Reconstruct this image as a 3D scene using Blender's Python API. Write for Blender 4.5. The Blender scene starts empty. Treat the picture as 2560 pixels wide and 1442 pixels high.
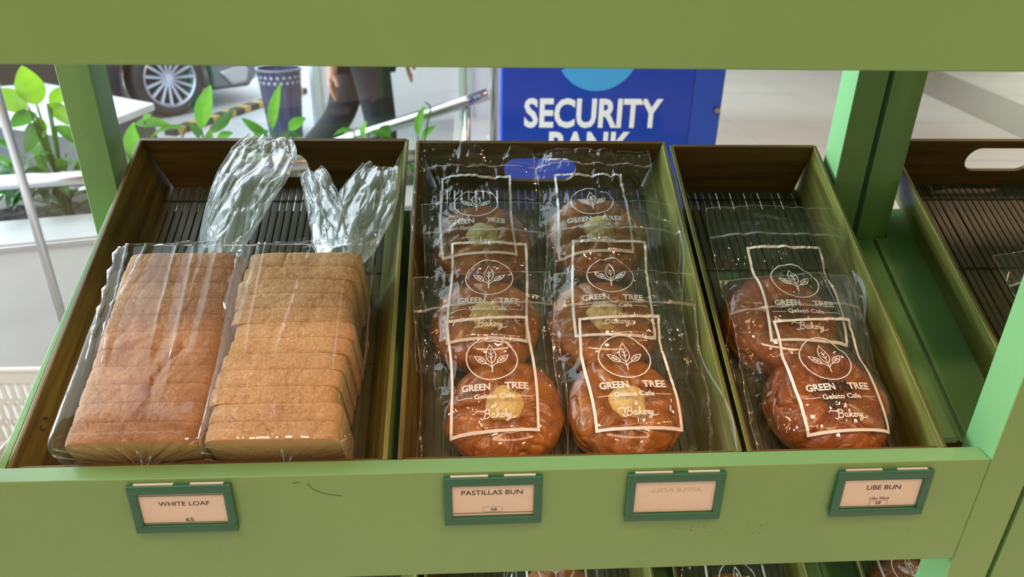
import bpy, bmesh, math, random
import numpy as np
from mathutils import Vector, Matrix, Euler

# ------------------------------------------------------------------ scene, camera, world, lights, exposure
sc = bpy.context.scene
G = 1.0                                   # the shop floor is z = 0, the front ledge of the shelf is z = 1
SLOPE = math.atan(.5053)                  # tilt of the bread trays

def make_camera():
    D, H, cx, yaw, pit, rol, f = .467, .395, -.016, .062, .454, .018, 1806.0
    fw = Vector((math.sin(yaw)*math.cos(pit), math.cos(yaw)*math.cos(pit), -math.sin(pit)))
    r = Vector((math.cos(yaw), -math.sin(yaw), 0)); u = r.cross(fw)
    r2 = math.cos(rol)*r + math.sin(rol)*u; u2 = -math.sin(rol)*r + math.cos(rol)*u
    cam = bpy.data.cameras.new('camera'); ob = bpy.data.objects.new('camera', cam)
    sc.collection.objects.link(ob)
    m = Matrix((r2, u2, -fw)).transposed().to_4x4(); m.translation = Vector((cx, -D, H+G))
    ob.matrix_world = m
    cam.sensor_width = 36; cam.sensor_fit = 'HORIZONTAL'; cam.lens = f/2560*36
    cam.clip_start = .02; cam.clip_end = 200
    cam.dof.use_dof = True; cam.dof.focus_distance = .68; cam.dof.aperture_fstop = 8.0
    sc.camera = ob
make_camera()

w = bpy.data.worlds.new('overcast_sky'); sc.world = w; w.use_nodes = True
WN = w.node_tree.nodes; WN['Background'].inputs[0].default_value = (.80, .93, 1.0, 1)
WN['Background'].inputs[1].default_value = 4.2

def area(name, loc, size, power, col, rot=(0, 0, 0), sy=None):
    l = bpy.data.lights.new(name, 'AREA'); l.energy = power; l.color = col; l.size = size
    if sy: l.shape = 'RECTANGLE'; l.size_y = sy
    o = bpy.data.objects.new(name, l); o.location = (loc[0], loc[1], loc[2]+G); o.rotation_euler = rot
    sc.collection.objects.link(o); return o
sun = bpy.data.lights.new('low_daylight', 'SUN'); sun.energy = 4.3; sun.angle = math.radians(24); sun.color = (.70, .97, 1.0)
so = bpy.data.objects.new('low_daylight', sun); sc.collection.objects.link(so); so.location = (-5, 2, 3)
so.rotation_euler = Vector((.965, -.20, -.20)).to_track_quat('-Z', 'Y').to_euler()
WARM = (1.0, .60, .34)
for i, (x, y) in enumerate([(-.9, -1.1), (.5, -1.3), (1.9, -1.0), (-.2, -2.4), (1.4, -2.6), (2.6, .6), (3.2, 2.6)]):
    area('ceiling_spot', (x, y, 2.56),   .15, 21 if y < 0 else 20, WARM)
area('shop_light_strip', (.6, -1.9, 2.56), 2.6, 19, (1, .66, .42), sy=.25)

vs = sc.view_settings
vs.view_transform = 'Standard'; vs.look = 'None'; vs.exposure = 0.0; vs.gamma = 1; vs.use_curve_mapping = False
sc.cycles.transparent_max_bounces = 40
sc.cycles.max_bounces = 10
sc.cycles.sample_clamp_indirect = 6
sc.cycles.caustics_reflective = False; sc.cycles.caustics_refractive = False
R_ = random.Random(7)

# ------------------------------------------------------------------ helpers
def lin(r, g, b):
    f = lambda c: (c/255/12.92) if c/255 <= .04045 else ((c/255+.055)/1.055)**2.4
    return (f(r), f(g), f(b), 1)

def mat(name, col, rough=.5, metal=0, spec=.5, col2=None, nscale=20, stretch=None, bump=0, bscale=60, bkind='NOISE',
        coat=0, thresh=(.35, .65), trans=0, sub=0, detail=4, emit=None, bstretch=None, sss_col=None):
    m = bpy.data.materials.new(name); m.use_nodes = True; n = m.node_tree.nodes; L = m.node_tree.links
    p = n['Principled BSDF']; p.inputs['Base Color'].default_value = col; p.inputs['Roughness'].default_value = rough
    p.inputs['Metallic'].default_value = metal; p.inputs['Specular IOR Level'].default_value = spec
    p.inputs['Coat Weight'].default_value = coat; p.inputs['Coat Roughness'].default_value = .12
    p.inputs['Transmission Weight'].default_value = trans
    if sub:
        p.inputs['Subsurface Weight'].default_value = sub; p.inputs['Subsurface Scale'].default_value = .01
    tc = n.new('ShaderNodeTexCoord')
    def mp(s):
        q = n.new('ShaderNodeMapping'); q.inputs['Scale'].default_value = s or (1, 1, 1)
        L.new(tc.outputs['Object'], q.inputs[0]); return q
    if col2 is not None:
        q = mp(stretch); t = n.new('ShaderNodeTexNoise'); t.inputs['Scale'].default_value = nscale
        t.inputs['Detail'].default_value = detail; L.new(q.outputs[0], t.inputs['Vector'])
        r = n.new('ShaderNodeValToRGB'); r.color_ramp.elements[0].position = thresh[0]; r.color_ramp.elements[1].position = thresh[1]
        r.color_ramp.elements[0].color = col; r.color_ramp.elements[1].color = col2
        L.new(t.outputs[0], r.inputs[0]); L.new(r.outputs[0], p.inputs['Base Color'])
    if bump:
        q = mp(bstretch or stretch)
        if bkind == 'NOISE':
            t = n.new('ShaderNodeTexNoise'); t.inputs['Detail'].default_value = 6; o = t.outputs[0]
        else:
            t = n.new('ShaderNodeTexVoronoi'); t.feature = 'DISTANCE_TO_EDGE'; o = t.outputs[0]
        t.inputs['Scale'].default_value = bscale; L.new(q.outputs[0], t.inputs['Vector'])
        b = n.new('ShaderNodeBump'); b.inputs['Strength'].default_value = min(1, bump); b.inputs['Distance'].default_value = .002*max(1, bump)
        L.new(o, b.inputs['Height']); L.new(b.outputs[0], p.inputs['Normal'])
    if emit:
        p.inputs['Emission Color'].default_value = emit[0]; p.inputs['Emission Strength'].default_value = emit[1]
    return m

def film_mat(name, fac=1.5, add=.015, haze=.03, rough=.05, bump=.25, bscale=120, tint=(1, 1, 1, 1), hazecol=(.9, .93, .97, 1)):
    m = bpy.data.materials.new(name); m.use_nodes = True; n = m.node_tree.nodes; L = m.node_tree.links
    n.clear(); out = n.new('ShaderNodeOutputMaterial')
    tr = n.new('ShaderNodeBsdfTransparent'); tr.inputs[0].default_value = tint
    gl = n.new('ShaderNodeBsdfGlossy'); gl.inputs['Roughness'].default_value = rough
    df = n.new('ShaderNodeBsdfDiffuse'); df.inputs[0].default_value = hazecol
    # thin film: Schlick reflectance, the same from both sides
    fr = n.new('ShaderNodeLayerWeight'); fr.inputs[0].default_value = .5
    pw = n.new('ShaderNodeMath'); pw.operation = 'POWER'; pw.inputs[1].default_value = 4.0
    mm = n.new('ShaderNodeMath'); mm.operation = 'MULTIPLY_ADD'; mm.inputs[1].default_value = .85; mm.inputs[2].default_value = .05*fac+add; mm.use_clamp = True
    tc = n.new('ShaderNodeTexCoord'); nz = n.new('ShaderNodeTexNoise'); nz.inputs['Scale'].default_value = bscale; nz.inputs['Detail'].default_value = 2
    bp = n.new('ShaderNodeBump'); bp.inputs['Strength'].default_value = bump; bp.inputs['Distance'].default_value = .001
    L.new(tc.outputs['Object'], nz.inputs['Vector']); L.new(nz.outputs[0], bp.inputs['Height'])
    L.new(bp.outputs[0], gl.inputs['Normal']); L.new(bp.outputs[0], fr.inputs['Normal'])
    L.new(fr.outputs['Facing'], pw.inputs[0]); L.new(pw.outputs[0], mm.inputs[0])
    m1 = n.new('ShaderNodeMixShader'); m1.inputs[0].default_value = haze
    L.new(tr.outputs[0], m1.inputs[1]); L.new(df.outputs[0], m1.inputs[2])
    m2 = n.new('ShaderNodeMixShader'); L.new(mm.outputs[0], m2.inputs[0]); L.new(m1.outputs[0], m2.inputs[1]); L.new(gl.outputs[0], m2.inputs[2])
    L.new(m2.outputs[0], out.inputs[0])
    return m

def link(name, me, m, parent=None, loc=None):
    o = bpy.data.objects.new(name, me); sc.collection.objects.link(o)
    if m is not None:
        for q in (m if isinstance(m, (list, tuple)) else [m]): me.materials.append(q)
    if parent is not None: o.parent = parent
    else: o.location = (0, 0, G)
    if loc is not None: o.location = loc if parent is not None else (loc[0], loc[1], loc[2]+G)
    return o

def tag(o, label, cat, group=None, kind=None):
    if label: o['label'] = label
    if cat: o['category'] = cat
    if group: o['group'] = group
    if kind: o['kind'] = kind
    return o

def thing(name, label, cat, loc=(0, 0, 0), rot=(0, 0, 0), group=None):
    o = bpy.data.objects.new(name, None); sc.collection.objects.link(o); o.empty_display_size = .05
    o.location = (loc[0], loc[1], loc[2]+G); o.rotation_euler = rot
    return tag(o, label, cat, group)

class MB:
    """collects vertices and faces of ONE mesh"""
    def __init__(s): s.v = []; s.f = []; s.mi = []
    def add(s, v, f, mi=0):
        k = len(s.v); s.v += [tuple(map(float, p)) for p in v]; s.f += [tuple(int(i)+k for i in q) for q in f]; s.mi += [mi]*len(f); return s
    def box(s, a, b, mi=0, M=None):
        x0, y0, z0 = a; x1, y1, z1 = b
        v = [(x0,y0,z0),(x1,y0,z0),(x1,y1,z0),(x0,y1,z0),(x0,y0,z1),(x1,y0,z1),(x1,y1,z1),(x0,y1,z1)]
        if M is not None: v = [tuple(M @ Vector(p)) for p in v]
        return s.add(v, [(0,3,2,1),(4,5,6,7),(0,1,5,4),(1,2,6,5),(2,3,7,6),(3,0,4,7)], mi)
    def hexa(s, v, mi=0):
        return s.add(v, [(0,3,2,1),(4,5,6,7),(0,1,5,4),(1,2,6,5),(2,3,7,6),(3,0,4,7)], mi)
    def tube(s, pts, r, n=12, mi=0, cap=True, closed=False):
        pts = [Vector(p) for p in pts]; K = len(pts); rr = r if isinstance(r, (list, tuple)) else [r]*K
        rings = []; up = None
        for i, p in enumerate(pts):
            a = pts[(i-1) % K] if (closed or i > 0) else p; b = pts[(i+1) % K] if (closed or i < K-1) else p
            t = (b-a).normalized()
            if up is None: up = Vector((0, 0, 1)) if abs(t.z) < .9 else Vector((1, 0, 0))
            x = t.cross(up)
            if x.length < 1e-6: x = t.orthogonal()
            x.normalize(); y = x.cross(t).normalized(); up = y
            rings.append([p + rr[i]*(math.cos(2*math.pi*k/n)*x + math.sin(2*math.pi*k/n)*y) for k in range(n)])
        v = [tuple(q) for ring in rings for q in ring]; f = []
        for i in range(K if closed else K-1):
            for k in range(n):
                a = i*n+k; b = i*n+(k+1) % n; j = ((i+1) % K)*n
                f.append((a, b, j+(k+1) % n, j+k))
        if cap and not closed: f += [tuple(range(n))[::-1], tuple((K-1)*n+k for k in range(n))]
        return s.add(v, f, mi)
    def prism(s, poly, d0, d1, axis='y', mi=0):
        n = len(poly)
        P = (lambda a, b, d: (a, d, b)) if axis == 'y' else ((lambda a, b, d: (a, b, d)) if axis == 'z' else (lambda a, b, d: (d, a, b)))
        v = [P(a, b, d0) for a, b in poly] + [P(a, b, d1) for a, b in poly]
        f = [tuple(range(n)), tuple(range(2*n-1, n-1, -1))] + [(i, i+n, (i+1) % n+n, (i+1) % n) for i in range(n)]
        return s.add(v, f, mi)
    def lathe(s, prof, n=32, mi=0, M=None):
        v = [(r*math.cos(2*math.pi*k/n), r*math.sin(2*math.pi*k/n), z) for r, z in prof for k in range(n)]
        if M is not None: v = [tuple(M @ Vector(p)) for p in v]
        f = [(i*n+k, i*n+(k+1) % n, (i+1)*n+(k+1) % n, (i+1)*n+k) for i in range(len(prof)-1) for k in range(n)]
        return s.add(v, f, mi)
    def grid(s, P, mi=0, wrap=False):
        """P[i][j] points"""
        a = len(P); b = len(P[0]); v = [tuple(p) for row in P for p in row]; f = []
        for i in range(a-1):
            for j in range(b if wrap else b-1):
                f.append((i*b+j, i*b+(j+1) % b, (i+1)*b+(j+1) % b, (i+1)*b+j))
        return s.add(v, f, mi)
    def mesh(s, name, smooth=False):
        me = bpy.data.meshes.new(name); me.from_pydata(s.v, [], s.f); me.polygons.foreach_set('material_index', s.mi); me.update()
        bm = bmesh.new(); bm.from_mesh(me); bmesh.ops.recalc_face_normals(bm, faces=bm.faces); bm.to_mesh(me); bm.free()
        if smooth: me.polygons.foreach_set('use_smooth', [True]*len(me.polygons))
        return me
    def build(s, name, m, parent=None, smooth=False, bevel=0, seg=2, loc=None, sharp=None):
        me = s.mesh(name, smooth)
        o = link(name, me, m, parent, loc)
        if bevel:
            b = o.modifiers.new('bevel', 'BEVEL'); b.width = bevel; b.segments = seg; b.limit_method = 'ANGLE'; b.angle_limit = .6
            me.polygons.foreach_set('use_smooth', [True]*len(me.polygons))
            wn = o.modifiers.new('wn', 'WEIGHTED_NORMAL'); wn.keep_sharp = True
        return o

def copy_tree(o, parent=None):
    c = o.copy(); sc.collection.objects.link(c)
    if parent is not None: c.parent = parent
    for ch in list(o.children): copy_tree(ch, c)
    return c

# small value noise (numpy) and crumple fields
def vnoise(p, seed=0):
    """p (...,3) -> smooth noise in [-1,1]"""
    p = np.asarray(p, float); i = np.floor(p).astype(int); f = p-i; f = f*f*(3-2*f)
    def h(a, b, c):
        n = (a*374761393 + b*668265263 + c*2147483647 + seed*1274126177) & 0xffffffff
        n = ((n ^ (n >> 13))*1274126177) & 0xffffffff; n = (n ^ (n >> 16)) & 0xffff
        return n/32767.5-1
    x, y, z = i[..., 0], i[..., 1], i[..., 2]; fx, fy, fz = f[..., 0], f[..., 1], f[..., 2]
    r = 0
    for dx in (0, 1):
        for dy in (0, 1):
            for dz in (0, 1):
                wgt = (fx if dx else 1-fx)*(fy if dy else 1-fy)*(fz if dz else 1-fz)
                r = r + wgt*h(x+dx, y+dy, z+dz)
    return r

class Crumple:
    """creased-film height field: sharp folds where cells of a distorted cell pattern meet"""
    def __init__(s, seed, size, amp, stretch=(1, 1), box=((-.12, .12), (-.05, .25))):
        g = np.random.RandomState(seed); (a, b), (c, d) = box
        n = int((b-a)*(d-c)/(size*size)*1.0)+4
        s.p = np.stack([g.uniform(a, b, n), g.uniform(c, d, n)], 1); s.st = np.array(stretch); s.amp = amp; s.size = size
        s.g = g.normal(0, 1, (n, 2)); s.seed = seed
    def __call__(s, u, v):
        q = np.stack([u, v], -1)
        wob = np.stack([vnoise(np.stack([u*40, v*40, u*0+s.seed], -1)), vnoise(np.stack([u*40+9, v*40, u*0+s.seed], -1))], -1)*s.size*.25
        q = q+wob
        d = ((q[..., None, :]-s.p)/s.st); dist = np.sqrt((d**2).sum(-1))
        idx = np.argsort(dist, -1)[..., :2]
        d1 = np.take_along_axis(dist, idx[..., :1], -1)[..., 0]; d2 = np.take_along_axis(dist, idx[..., 1:2], -1)[..., 0]
        e = np.clip((d2-d1)/s.size, 0, 1)
        i1 = idx[..., 0]; dd = np.take_along_axis(d, idx[..., :1, None].repeat(2, -1), -2)[..., 0, :]
        tilt = (dd*s.g[i1]).sum(-1)/s.size*np.minimum(e*3, 1)
        return s.amp*(np.sqrt(e+1e-4)*1.2-.6 + .35*tilt)

def smax(a, b, k=.004):
    h = np.clip(.5+.5*(a-b)/k, 0, 1); return b*(1-h)+a*h+k*h*(1-h)

# ------------------------------------------------------------------ materials
M = {}
M['paint'] = mat('green_paint', (.165, .345, .140, 1), .38, spec=.45, col2=(.18, .37, .15, 1), nscale=5, bump=.12, bscale=180)
M['bamboo'] = mat('stained_bamboo', (.060, .040, .010, 1), .36, col2=(.205, .150, .035, 1), nscale=9, stretch=(14, 1, 14), detail=8, thresh=(.3, .75), spec=.5, bump=.1, bscale=30)
M['bamboo_x'] = mat('stained_bamboo_end', (.060, .034, .009, 1), .38, col2=(.17, .10, .025, 1), nscale=9, stretch=(1, 14, 14), detail=8, thresh=(.3, .75), bump=.1, bscale=30)
M['bamboo_g'] = mat('green_stained_bamboo', (.075, .078, .016, 1), .34, col2=(.23, .215, .05, 1), nscale=8, stretch=(14, 1, 14), detail=8, thresh=(.3, .75), bump=.1, bscale=30)
M['slat'] = mat('bamboo_slat', (.040, .039, .021, 1), .40, col2=(.085, .080, .042, 1), nscale=40, stretch=(4, .3, 4), thresh=(.3, .7))
M['cord'] = mat('dark_twine', (.03, .028, .015, 1), .8)
M['crust'] = None
M['film'] = film_mat('clear_film', fac=1.0, add=.0, haze=.007, rough=.035, bump=.12, bscale=70)
M['film_loaf'] = film_mat('clear_bread_film', fac=.42, add=.0, haze=.006, rough=.035, bump=.12, bscale=60)
M['film_tail'] = film_mat('gathered_film', fac=2.2, add=.03, haze=.24, rough=.08, bump=.3, bscale=50, hazecol=(.85, .93, 1, 1))
M['seal'] = film_mat('frosted_seal', fac=1.2, add=.05, haze=.28, rough=.25)
M['edge'] = film_mat('film_edge', fac=1.4, add=.06, haze=.22, rough=.2)
M['print'] = mat('white_ink', (.80, .80, .82, 1), .55)
M['ink'] = mat('black_ink', (.02, .02, .02, 1), .6)
M['ghost'] = mat('show_through_ink', lin(196, 160, 135), .7)
M['card'] = mat('label_card', (.62, .60, .58, 1), .5, col2=(.64, .62, .60, 1), nscale=200)
M['teal'] = mat('teal_plastic', (.018, .125, .080, 1), .32, spec=.5)
M['line'] = mat('dark_green_ink', (.03, .12, .06, 1), .6)
M['bunA'] = None
M['cream'] = mat('crumbly_cream', (.72, .50, .17, 1), .7, col2=(.86, .70, .36, 1), nscale=160, bump=1.0, bscale=420, sub=.1)
M['seed'] = mat('dark_sesame', (.012, .010, .014, 1), .5)
M['chrome'] = mat('brushed_steel', (.50, .50, .51, 1), .20, metal=1)
M['glass'] = film_mat('pane_glass', fac=1.0, add=0, haze=.0, rough=0.0, bump=.02, bscale=3, tint=(.97, .99, .98, 1))

def bun_mat(name, base, dark, light):
    m = bpy.data.materials.new(name); m.use_nodes = True; n = m.node_tree.nodes; L = m.node_tree.links
    p = n['Principled BSDF']; p.inputs['Roughness'].default_value = .28; p.inputs['Coat Weight'].default_value = .35; p.inputs['Coat Roughness'].default_value = .18
    p.inputs['Subsurface Weight'].default_value = .08; p.inputs['Subsurface Scale'].default_value = .008
    tc = n.new('ShaderNodeTexCoord'); nz = n.new('ShaderNodeTexNoise'); nz.inputs['Scale'].default_value = 28; nz.inputs['Detail'].default_value = 6
    L.new(tc.outputs['Object'], nz.inputs['Vector'])
    r = n.new('ShaderNodeValToRGB'); e = r.color_ramp.elements; e[0].position = .30; e[0].color = dark; e[1].position = .72; e[1].color = base
    L.new(nz.outputs[0], r.inputs[0])
    sx = n.new('ShaderNodeSeparateXYZ'); L.new(tc.outputs['Object'], sx.inputs[0])
    mr = n.new('ShaderNodeMapRange'); mr.inputs[1].default_value = .034; mr.inputs[2].default_value = .010; mr.inputs[3].default_value = 0; mr.inputs[4].default_value = 1
    L.new(sx.outputs[2], mr.inputs[0])
    mx = n.new('ShaderNodeMix'); mx.data_type = 'RGBA'; L.new(mr.outputs[0], mx.inputs['Factor']); L.new(r.outputs[0], mx.inputs[6]); mx.inputs[7].default_value = light
    L.new(mx.outputs[2], p.inputs['Base Color'])
    n2 = n.new('ShaderNodeTexNoise'); n2.inputs['Scale'].default_value = 260; n2.inputs['Detail'].default_value = 3; L.new(tc.outputs['Object'], n2.inputs['Vector'])
    b = n.new('ShaderNodeBump'); b.inputs['Strength'].default_value = .25; b.inputs['Distance'].default_value = .0008; L.new(n2.outputs[0], b.inputs['Height'])
    n3 = n.new('ShaderNodeTexNoise'); n3.inputs['Scale'].default_value = 30; n3.inputs['Detail'].default_value = 4; n3.inputs['Distortion'].default_value = 1.2; L.new(tc.outputs['Object'], n3.inputs['Vector'])
    r3 = n.new('ShaderNodeValToRGB'); q = r3.color_ramp.elements; q[0].position = .40; q[0].color = (1, 1, 1, 1); q[1].position = .60; q[1].color = (1, 1, 1, 1)
    k_ = r3.color_ramp.elements.new(.5); k_.color = (0, 0, 0, 1); L.new(n3.outputs[0], r3.inputs[0])
    b3 = n.new('ShaderNodeBump'); b3.inputs['Strength'].default_value = .32; b3.inputs['Distance'].default_value = .003; L.new(r3.outputs[0], b3.inputs['Height']); L.new(b.outputs[0], b3.inputs['Normal'])
    L.new(b3.outputs[0], p.inputs['Normal'])
    n4 = n.new('ShaderNodeMix'); n4.data_type = 'RGBA'; n4.blend_type = 'MULTIPLY'; n4.inputs['Factor'].default_value = .3; L.new(mx.outputs[2], n4.inputs[6]); L.new(r3.outputs[0], n4.inputs[7])
    gm = n.new('ShaderNodeMix'); gm.data_type = 'RGBA'; gm.inputs['Factor'].default_value = .5; L.new(n4.outputs[2], gm.inputs[6]); L.new(mx.outputs[2], gm.inputs[7]); L.new(gm.outputs[2], p.inputs['Base Color'])
    return m
M['bunA'] = bun_mat('glazed_bun_crust', (.50, .190, .030, 1), (.27, .075, .010, 1), (.64, .34, .10, 1))
M['bunB'] = bun_mat('dark_glazed_bun_crust', (.42, .125, .020, 1), (.22, .050, .008, 1), (.56, .26, .07, 1))

def crust_mat(name, c0, c1, side):
    """baked top crust (object z is up): wrinkled skin, paler sides"""
    m = bpy.data.materials.new(name); m.use_nodes = True; n = m.node_tree.nodes; L = m.node_tree.links
    p = n['Principled BSDF']; p.inputs['Roughness'].default_value = .62; p.inputs['Specular IOR Level'].default_value = .3
    tc = n.new('ShaderNodeTexCoord')
    nz = n.new('ShaderNodeTexNoise'); nz.inputs['Scale'].default_value = 22; nz.inputs['Detail'].default_value = 7; nz.inputs['Roughness'].default_value = .6
    L.new(tc.outputs['Object'], nz.inputs['Vector'])
    r = n.new('ShaderNodeValToRGB'); e = r.color_ramp.elements; e[0].position = .36; e[0].color = c0; e[1].position = .68; e[1].color = c1
    L.new(nz.outputs[0], r.inputs[0])
    # wrinkled skin: darker baked creases and pale blister ridges; relief shading added in colour
    nw = n.new('ShaderNodeTexNoise'); nw.inputs['Scale'].default_value = 34; nw.inputs['Detail'].default_value = 6; nw.inputs['Roughness'].default_value = .62; nw.inputs['Distortion'].default_value = .8
    L.new(tc.outputs['Object'], nw.inputs['Vector'])
    wr = n.new('ShaderNodeValToRGB'); we = wr.color_ramp.elements; we[0].position = .455; we[0].color = (1, 1, 1, 1); we[1].position = .545; we[1].color = (1, 1, 1, 1)
    k1 = wr.color_ramp.elements.new(.49); k1.color = (1.0, .98, .95, 1); k2 = wr.color_ramp.elements.new(.50); k2.color = (.62, .55, .48, 1); k3 = wr.color_ramp.elements.new(.512); k3.color = (1.18, 1.20, 1.22, 1)
    L.new(nw.outputs[0], wr.inputs[0])
    fg = n.new('ShaderNodeTexNoise'); fg.inputs['Scale'].default_value = 420; fg.inputs['Detail'].default_value = 4; L.new(tc.outputs['Object'], fg.inputs['Vector'])
    fr_ = n.new('ShaderNodeValToRGB'); fe = fr_.color_ramp.elements; fe[0].position = .35; fe[0].color = (.84, .82, .78, 1); fe[1].position = .68; fe[1].color = (1.12, 1.13, 1.16, 1); L.new(fg.outputs[0], fr_.inputs[0])
    mu = n.new('ShaderNodeMix'); mu.data_type = 'RGBA'; mu.blend_type = 'MULTIPLY'; mu.inputs['Factor'].default_value = 1; L.new(r.outputs[0], mu.inputs[6]); L.new(wr.outputs[0], mu.inputs[7])
    mv = n.new('ShaderNodeMix'); mv.data_type = 'RGBA'; mv.blend_type = 'MULTIPLY'; mv.inputs['Factor'].default_value = 1; L.new(mu.outputs[2], mv.inputs[6]); L.new(fr_.outputs[0], mv.inputs[7])
    g = n.new('ShaderNodeNewGeometry'); vt = n.new('ShaderNodeVectorTransform'); vt.vector_type = 'NORMAL'; vt.convert_from = 'WORLD'; vt.convert_to = 'OBJECT'
    L.new(g.outputs['Normal'], vt.inputs[0]); sx = n.new('ShaderNodeSeparateXYZ'); L.new(vt.outputs[0], sx.inputs[0])
    mr = n.new('ShaderNodeMapRange'); mr.inputs[1].default_value = .75; mr.inputs[2].default_value = .2; L.new(sx.outputs[2], mr.inputs[0])
    mx = n.new('ShaderNodeMix'); mx.data_type = 'RGBA'; L.new(mr.outputs[0], mx.inputs['Factor']); L.new(mv.outputs[2], mx.inputs[6]); mx.inputs[7].default_value = side
    L.new(mx.outputs[2], p.inputs['Base Color'])
    wz = n.new('ShaderNodeTexNoise'); wz.inputs['Scale'].default_value = 9; wz.inputs['Detail'].default_value = 2; L.new(tc.outputs['Object'], wz.inputs['Vector'])
    mxv = n.new('ShaderNodeMix'); mxv.data_type = 'VECTOR'; mxv.inputs['Factor'].default_value = .12
    L.new(tc.outputs['Object'], mxv.inputs[4]); L.new(wz.outputs[1], mxv.inputs[5])
    vo = n.new('ShaderNodeTexVoronoi'); vo.feature = 'SMOOTH_F1'; vo.inputs['Scale'].default_value = 42; vo.inputs['Smoothness'].default_value = .35; L.new(mxv.outputs[1], vo.inputs['Vector'])
    b1 = n.new('ShaderNodeBump'); b1.inputs['Strength'].default_value = .45; b1.inputs['Distance'].default_value = .006; L.new(nw.outputs[0], b1.inputs['Height'])
    n3 = n.new('ShaderNodeTexNoise'); n3.inputs['Scale'].default_value = 330; n3.inputs['Detail'].default_value = 5; n3.inputs['Roughness'].default_value = .7; L.new(tc.outputs['Object'], n3.inputs['Vector'])
    b2 = n.new('ShaderNodeBump'); b2.inputs['Strength'].default_value = .8; b2.inputs['Distance'].default_value = .0020; L.new(n3.outputs[0], b2.inputs['Height']); L.new(b1.outputs[0], b2.inputs['Normal'])
    L.new(b2.outputs[0], p.inputs['Normal'])
    return m
M['crustL'] = crust_mat('brown_loaf_crust', (.27, .125, .052, 1), (.44, .235, .105, 1), (.56, .40, .21, 1))
M['crustR'] = crust_mat('golden_loaf_crust', (.46, .27, .125, 1), (.60, .385, .20, 1), (.62, .45, .25, 1))
M['crumb'] = mat('bread_crumb', (.62, .46, .25, 1), .85, col2=(.52, .36, .17, 1), nscale=150, bump=.8, bscale=350)

# ------------------------------------------------------------------ tray frame: X across, s up the slope, h off the rim plane
CS, SN = math.cos(SLOPE), math.sin(SLOPE)
def TF(X, s, h, dz=0): return (X, .02+s*CS-h*SN, -.002+s*SN+h*CS+dz)
FLOOR_H = -.060

# ------------------------------------------------------------------ the green display stands
def slab(mb, x0, x1, s0, s1, h0, h1, dz=0):
    mb.hexa([TF(x0,s0,h0,dz),TF(x1,s0,h0,dz),TF(x1,s1,h0,dz),TF(x0,s1,h0,dz),TF(x0,s0,h1,dz),TF(x1,s0,h1,dz),TF(x1,s1,h1,dz),TF(x0,s1,h1,dz)])

def stand(label, xi0, xi1, wpost, rear_in, first):
    t = thing('display_stand', label, 'shelf', ((xi0+xi1)/2, .15, -1.0))
    ox, oy, oz = (xi0+xi1)/2, .15, -1.0
    def B(name, mb, bevel=.0012):
        mb.v = [(x-ox, y-oy, z-oz) for x, y, z in mb.v]; return mb.build(name, M['paint'], t, bevel=bevel)
    for x0, x1 in ((xi0-wpost, xi0), (xi1, xi1+wpost)):
        B('upright', MB().box((x0, 0, -1.0), (x1, .036, .62)))
    for x0, x1 in rear_in:
        B('rear_post', MB().box((x0, .32, -1.0), (x1, .357, .62)))
    for zt in (0, .4354, -.4354):
        zt0 = zt; h = .115
        B('front_board', MB().box((xi0+.0002, 0, zt0-h), (xi1-.0002, .018, zt0)))
        a = -.4050 if first else xi0-wpost; e = .4652 if first else xi1+wpost; lo, hi = ((-.4050, .4060) if first else (.4855, 1.370))
        poly = [(a, .038), (a, .038), (e, .038), (e, .300), (hi, .300), (hi, .347), (lo, .347), (lo, .300), (a, .300)][1:]
        if first: poly = [(a, .038), (e, .038), (e, .296), (hi, .296), (hi, .347), (a, .347)]
        poly = [(xi0+.0005, .0), (xi1-.0005, .0), (xi1-.0005, .038)]+poly[1:]+[(a, .038), (xi0+.0005, .038)] if not first else [(a, .0), (xi1-.0005, .0), (xi1-.0005, .038)]+poly[1:]
        mb = MB().prism(poly, -.076, -.0640, 'z'); mb.v = [TF(x, s_, h_, zt) for x, s_, h_ in mb.v]
        B('shelf_board', mb)
    for z in (.50, -.9):
        B('cross_bar', MB().box((xi0-.02, .325, z), (xi1+.02, .345, z+.05)))
    mb = MB()                                              # tapering side rail beside the left tray
    a, b = (-.4052, -.3990) if first else (xi0-.004, xi0+.004)
    if first:
        for dz in (0, -.4354):
            mb.hexa([TF(-.4052,-.004,-.066,dz),TF(-.3985,-.004,-.066,dz),TF(-.3985,.30,-.066,dz),TF(-.4000,.30,-.066,dz),TF(-.4052,-.004,-.001,dz),TF(-.3985,-.004,-.001,dz),TF(-.3985,.30,-.003,dz),TF(-.4000,.30,-.003,dz)])
            B('side_rail', mb, .0006); mb = MB()
    return t
stand('green painted wooden bread stand with four label holders on its front board', -.4259, .4259, .0393, [(-.4400, -.4055), (.4064, .4413)], True)
def marks(parent):
    mb = MB(); ox, oy, oz = 0, .15, -1.0
    def sc_(pts, r=.00022): mb.tube([(x-ox, -.0001-oy, z-oz) for x, z in pts], r, 5)
    return mb, sc_
S1 = [o for o in sc.objects if o.name == 'display_stand'][0]
mb, sc_ = marks(S1); sc_([(-.1510+.030*(1-math.cos(a)), -.0065-.0155*math.sin(a)) for a in np.linspace(.1, 1.45, 10)]); sc_([(-.163, -.0075), (-.157, -.0068)])
o = mb.build('hair_scratch', M['ink'], S1); o['label'] = 'fine curved dark scratch'
mb, sc_ = marks(S1); rm = random.Random(4)
for i in range(26):
    x = .160+.085*rm.random(); z = -.066-.012*rm.random()+.1*(x-.2)**2; sc_([(x, z), (x+rm.uniform(-.0015, .0015), z+rm.uniform(-.0015, .0015))], .00012)
o = mb.build('scuff_marks', mat('grey_scuff', (.06, .09, .05, 1), .7), S1); o['label'] = 'faint dark scuffs under the blank card'; o['kind'] = 'stuff'
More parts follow.
